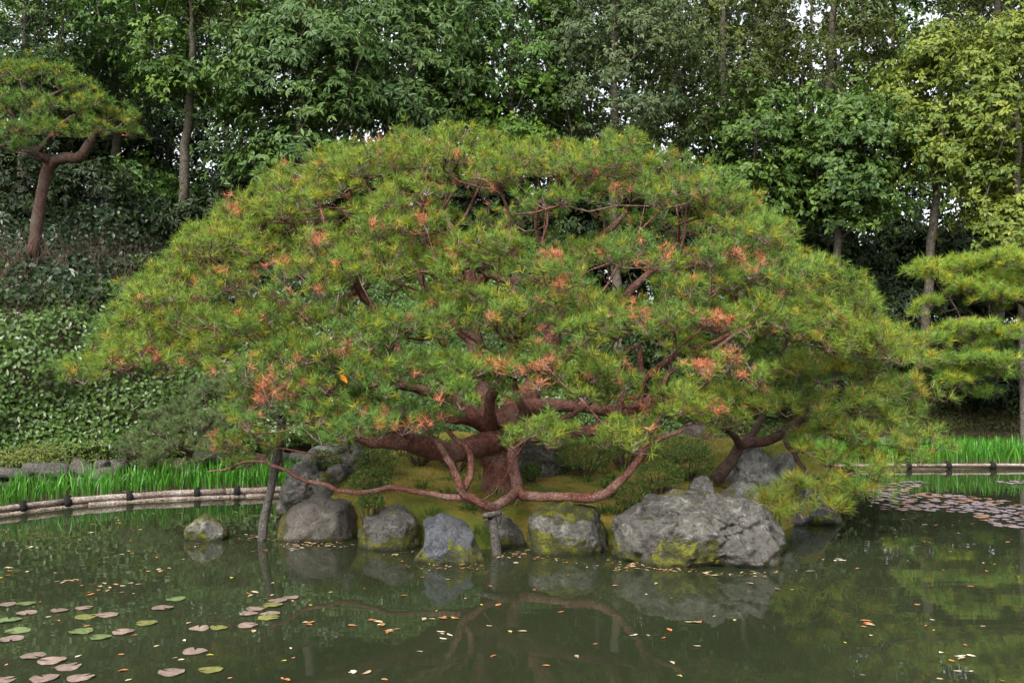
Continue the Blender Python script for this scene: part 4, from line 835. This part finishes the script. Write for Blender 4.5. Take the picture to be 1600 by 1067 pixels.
pole('tree_prop', 'tall grey post propping the yellow green pine', [(1600, 705, 19.8), (1598, 620, 19.8), (1596, 510, 19.8)], .07, M['wood'])
pole('tree_prop', 'leaning dark prop under the outer dome pine bough', [(440, 735, 11.6), (436, 690, 11.5), (436, 640, 11.4)], .035, M['wood'])
# plank fence in the dark under the wood
F0 = at(235, 335, 24.0); t = thing('plank_fence', 'short weathered plank fence in the dark hollow under the trees', 'fence', (F0[0], 24.0, F0[2] - .5))
def box(mb, c, s):
    v = np.array([[x, y, z] for x in (-.5, .5) for y in (-.5, .5) for z in (-.5, .5)]) * s + c
    mb.add(v, [[0, 1, 3], [0, 3, 2], [4, 6, 7], [4, 7, 5], [0, 4, 5], [0, 5, 1], [2, 3, 7], [2, 7, 6], [0, 2, 6], [0, 6, 4], [1, 5, 7], [1, 7, 3]])
for i in range(9):
    b = MB(); box(b, F0 + (-.95 + .237 * i, rng.uniform(-.008, .008), .02), (.22, .03, .62)); part('plank', b, M['wood'], t)
b = MB(); box(b, F0 + (0, -.04, .36), (2.2, .14, .06)); part('cap_rail', b, M['wood'], t)
for x in (-.9, 0, .9):
    b = MB(); box(b, F0 + (x, .07, -.15), (.1, .1, .95)); part('fence_post', b, M['wood'], t)

# ------------------------------------------------------------ lily pads and floating leaves
def pad_mesh(col, k):
    a = np.linspace(.16, 6.28 - .16, 22); r = 1 + .05 * np.sin(3 * a + k) + .03 * np.sin(7 * a + 2 * k)
    z = .035 * np.sin(2 * a + k) + .02 * np.sin(5 * a)
    V = np.concatenate([[[.12, 0, .03]], np.c_[.55 * r * np.cos(a), .55 * r * np.sin(a), z * .3 + .01], np.c_[r * np.cos(a), r * np.sin(a), z + .02]])
    F = []; m_ = 22
    for i in range(m_ - 1):
        F += [[0, 1 + i, 2 + i], [1 + i, 1 + m_ + i, 2 + m_ + i], [1 + i, 2 + m_ + i, 2 + i]]
    c = np.array(col) * np.r_[1.15, np.full(m_, 1.), rng.uniform(.7, 1.1, m_)][:, None] * rng.uniform(.9, 1.1, (len(V), 1))
    b = MB(); b.add(V, F, c); return b.mesh('lily_pad', M['pad'], True)
PADC = {'green': ((.14, .19, .07), 'flat green lily pad floating on the open water'), 'olive': ((.20, .20, .06), 'yellowing olive lily pad floating on the open water'),
        'pink': ((.25, .18, .15), 'faded pinkish brown lily pad floating on the open water'), 'mauve': ((.24, .19, .22), 'pale mauve grey lily pad in the crowded raft before the dense irises'), 'rust': ((.28, .16, .11), 'rusty brown lily pad in the crowded raft before the dense irises')}
PM = {k: [pad_mesh(v[0], i) for i in range(4)] for k, v in PADC.items()}
def lily(px, py, kind, r):
    p = onwater(px, py); o = link('lily_pad', PM[kind][rng.integers(4)]); o.location = (p[0], p[1], .004 + rng.uniform(0, .004)); o.scale = (r, r * rng.uniform(.9, 1.08), r)
    o.rotation_euler = (rng.uniform(-.03, .03), rng.uniform(-.03, .03), rng.uniform(0, 6.28))
    tag(o, PADC[kind][1], 'lily pad', {'mauve': 'mauve pads of the lily raft', 'rust': 'rusty pads of the lily raft'}.get(kind, kind + ' lily pads on the open water'))
LEFT = [(41, 943, 'green'), (93, 954, 'pink'), (131, 950, 'pink'), (41, 958, 'pink'), (134, 964, 'olive'), (168, 961, 'pink'), (27, 986, 'green'), (127, 987, 'green'), (17, 999, 'pink'), (157, 996, 'green'), (192, 988, 'pink'), (229, 974, 'olive'), (255, 950, 'pink'), (275, 936, 'green'), (311, 982, 'pink'), (342, 981, 'olive'),
        (387, 977, 'pink'), (388, 959, 'pink'), (400, 951, 'pink'), (426, 946, 'olive'), (422, 959, 'pink'), (420, 965, 'olive'), (435, 938, 'pink'), (454, 934, 'pink'), (304, 1018, 'pink'), (52, 1025, 'pink'), (81, 1033, 'pink'), (106, 1043, 'pink'), (125, 1059, 'pink'), (69, 1060, 'pink'), (268, 1051, 'pink'), (330, 1047, 'olive'), (14, 969, 'green'), (10, 945, 'pink'), (0, 1064, 'pink')]
for x, y, kd in LEFT: lily(x, y, kd, rng.uniform(.068, .088))
k = 0; placed = []
for tries in range(4000):
    y = 752 + 100 * rng.random() ** 1.1; x = rng.uniform(1330, 1680)
    lim = np.interp(y, (752, 765, 790, 815, 850), (1400, 1340, 1365, 1375, 1490))
    if x < lim + rng.exponential(6): continue
    p = onwater(x, y)
    if snoise(np.array([p[0], p[1], 0]), 2.3, 31) < -.1: continue
    if placed and min((p[0] - a) ** 2 + (p[1] - b_) ** 2 for a, b_ in placed) < .15 ** 2: continue
    placed.append((p[0], p[1])); lily(x, y, 'rust' if rng.random() < .25 else 'mauve', rng.uniform(.055, .10))
    if len(placed) >= 190: break
def leaf_mesh(col, k):
    u = np.linspace(0, 1, 6); wv = np.sin(np.pi * u ** .8) * .22; g = np.random.default_rng(k); cu = g.uniform(.05, .22); bend = g.uniform(-.2, .2)
    mid = np.c_[u - .5, bend * np.sin(np.pi * u), .02 + cu * (2 * u - 1) ** 2 * .5]; V = np.concatenate([mid, mid + np.c_[np.zeros(6), wv, wv * .5], mid - np.c_[np.zeros(6), wv, -wv * .35]])
    F = []
    for i in range(5):
        F += [[i, i + 1, 7 + i], [i, 7 + i, 6 + i], [i, 12 + i, 13 + i], [i, 13 + i, 1 + i]]
    b = MB(); b.add(V, F, np.array(col) * rng.uniform(.8, 1.15, (18, 1))); return b.mesh('fallen_leaf', M['litter'], True)
LC = {'tan': ((.44, .34, .20), 'curled tan fallen leaf floating on the pond'), 'orange': ((.42, .17, .07), 'orange brown fallen leaf floating on the pond'), 'cream': ((.62, .55, .40), 'bleached cream fallen leaf floating on the pond'), 'yellow': ((.42, .36, .06), 'yellow fallen leaf floating on the pond')}
LM = {k: [leaf_mesh(v[0], i * 3 + j) for j in range(4)] for i, (k, v) in enumerate(LC.items())}
cnt = 0
def fleaf(px, py, kd, s=None):
    p = onwater(px, py); o = link('fallen_leaf', LM[kd][rng.integers(4)]); o.location = (p[0], p[1], .002); s = s or rng.uniform(.05, .095); o.scale = (s, s, s); o.rotation_euler = (rng.uniform(-.08, .08), rng.uniform(-.08, .08), rng.uniform(0, 6.28))
    tag(o, LC[kd][1], 'leaf', kd + ' leaves afloat')
KD = ['tan', 'tan', 'orange', 'orange', 'cream', 'yellow']
for (x, y, n_, s) in [(170, 915, 7, 22), (240, 893, 6, 12), (100, 908, 6, 16), (20, 893, 5, 14), (150, 925, 5, 12), (680, 965, 5, 16), (570, 975, 4, 14), (605, 983, 5, 10), (480, 975, 3, 12), (1300, 877, 6, 14), (1500, 1030, 4, 10), (1360, 975, 4, 10), (1080, 975, 3, 8), (700, 990, 3, 8), (400, 930, 4, 20), (560, 1050, 3, 16)]:
    for i in range(n_): fleaf(x + rng.normal(0, s), min(1064, max(870, y + rng.normal(0, 3.0))), KD[rng.integers(5)])
for i in range(120):
    y = 860 + 205 * rng.random() ** 1.2; x = rng.uniform(0, 1600)
    P_ = onwater(x, y)
    if isl_d(P_[0], P_[1]) > -.5: continue
    fleaf(x, y, KD[rng.integers(6)], rng.uniform(.035, .075))
# drifted litter at the feet of the stones, along the edging and between the pads
b = MB(); pts = []
for (x0, x1, y0, y1, n_) in [(440, 560, 848, 856, 90), (420, 470, 790, 800, 60), (560, 650, 862, 868, 30), (640, 770, 884, 892, 40), (760, 960, 858, 874, 170), (860, 960, 864, 880, 60), (955, 1090, 882, 893, 110), (1090, 1250, 893, 900, 40), (1210, 1320, 806, 818, 60), (300, 360, 850, 856, 25), (330, 460, 782, 790, 70), (0, 440, 800, 860, 90), (1330, 1600, 752, 850, 170), (380, 480, 830, 862, 60)]:
    for i in range(n_):
        q = onwater(rng.uniform(x0, x1), rng.uniform(y0, y1)); q += np.r_[rng.normal(0, .05, 2), 0]
        if snoise(q, 5.5, 71) + .35 * snoise(q, 17, 72) > rng.uniform(-.2, .25): pts.append(q)
pts = np.array(pts); pts[:, 2] = rng.uniform(.004, .012, len(pts)); k = len(pts); a = rng.uniform(0, 6.28, k)
X = rng.uniform(-9, -2.9, 420); Y = np.interp(X, SHX, SHY) - rng.uniform(.05, .22, 420); pts = np.concatenate([pts, np.c_[X, Y, np.full(420, .006)]]); k = len(pts); a = rng.uniform(0, 6.28, k)
ck = np.array([(.42, .30, .16), (.40, .17, .07), (.48, .24, .12), (.55, .46, .30)])[rng.integers(0, 4, k)] * rng.uniform(.6, 1.15, (k, 1))
leaves(b, pts, np.c_[np.cos(a), np.sin(a), rng.uniform(0, .15, k)], np.c_[rng.normal(0, .15, (k, 2)), np.ones(k)], rng.uniform(.025, .095, k), rng.uniform(.008, .03, k), ck, .12, 0.)
o = link('leaf_litter', b.mesh('leaf_litter', M['litter'])); tag(o, 'drifted brown leaf litter along stones, logs and lily pads', 'leaf litter', kind='stuff')
# litter on mud bed and lawn
b = MB(); k = 2600; X = np.r_[rng.uniform(-9.5, -2.5, 1300), rng.uniform(5.5, 13, 500), rng.uniform(-3, 4, 800)]; Y = np.r_[np.interp(X[:1800], SHX, SHY) + rng.uniform(.1, 2.3, 1800), rng.uniform(10.4, 14.5, 800)]
Z = np.r_[ground_z(X[:1800], Y[:1800]) + .008, isl_z(X[1800:], Y[1800:]) + .012]; a = rng.uniform(0, 6.28, k)
leaves(b, np.c_[X, Y, Z], np.c_[np.cos(a), np.sin(a), rng.uniform(0, .3, k)], np.c_[rng.normal(0, .3, (k, 2)), np.ones(k)], rng.uniform(.03, .08, k), rng.uniform(.015, .03, k), np.array([(.30, .20, .11), (.28, .13, .06), (.34, .30, .20)])[rng.integers(0, 3, k)], .1, 0.)
o = link('leaf_litter', b.mesh('leaf_litter', M['litter'])); tag(o, 'dry fallen leaves on the mud bed and mossy lawn', 'leaf litter', kind='stuff')
# one bright orange leaf caught in the dome pine
o = link('fallen_leaf', leaf_mesh((.75, .25, .01), 77)); o.location = Vector(at(537, 592, 9.35)); o.scale = (.11, .11, .11); o.rotation_euler = (1.4, .9, .3); tag(o, 'single bright orange leaf caught in the dome pine needles', 'leaf')
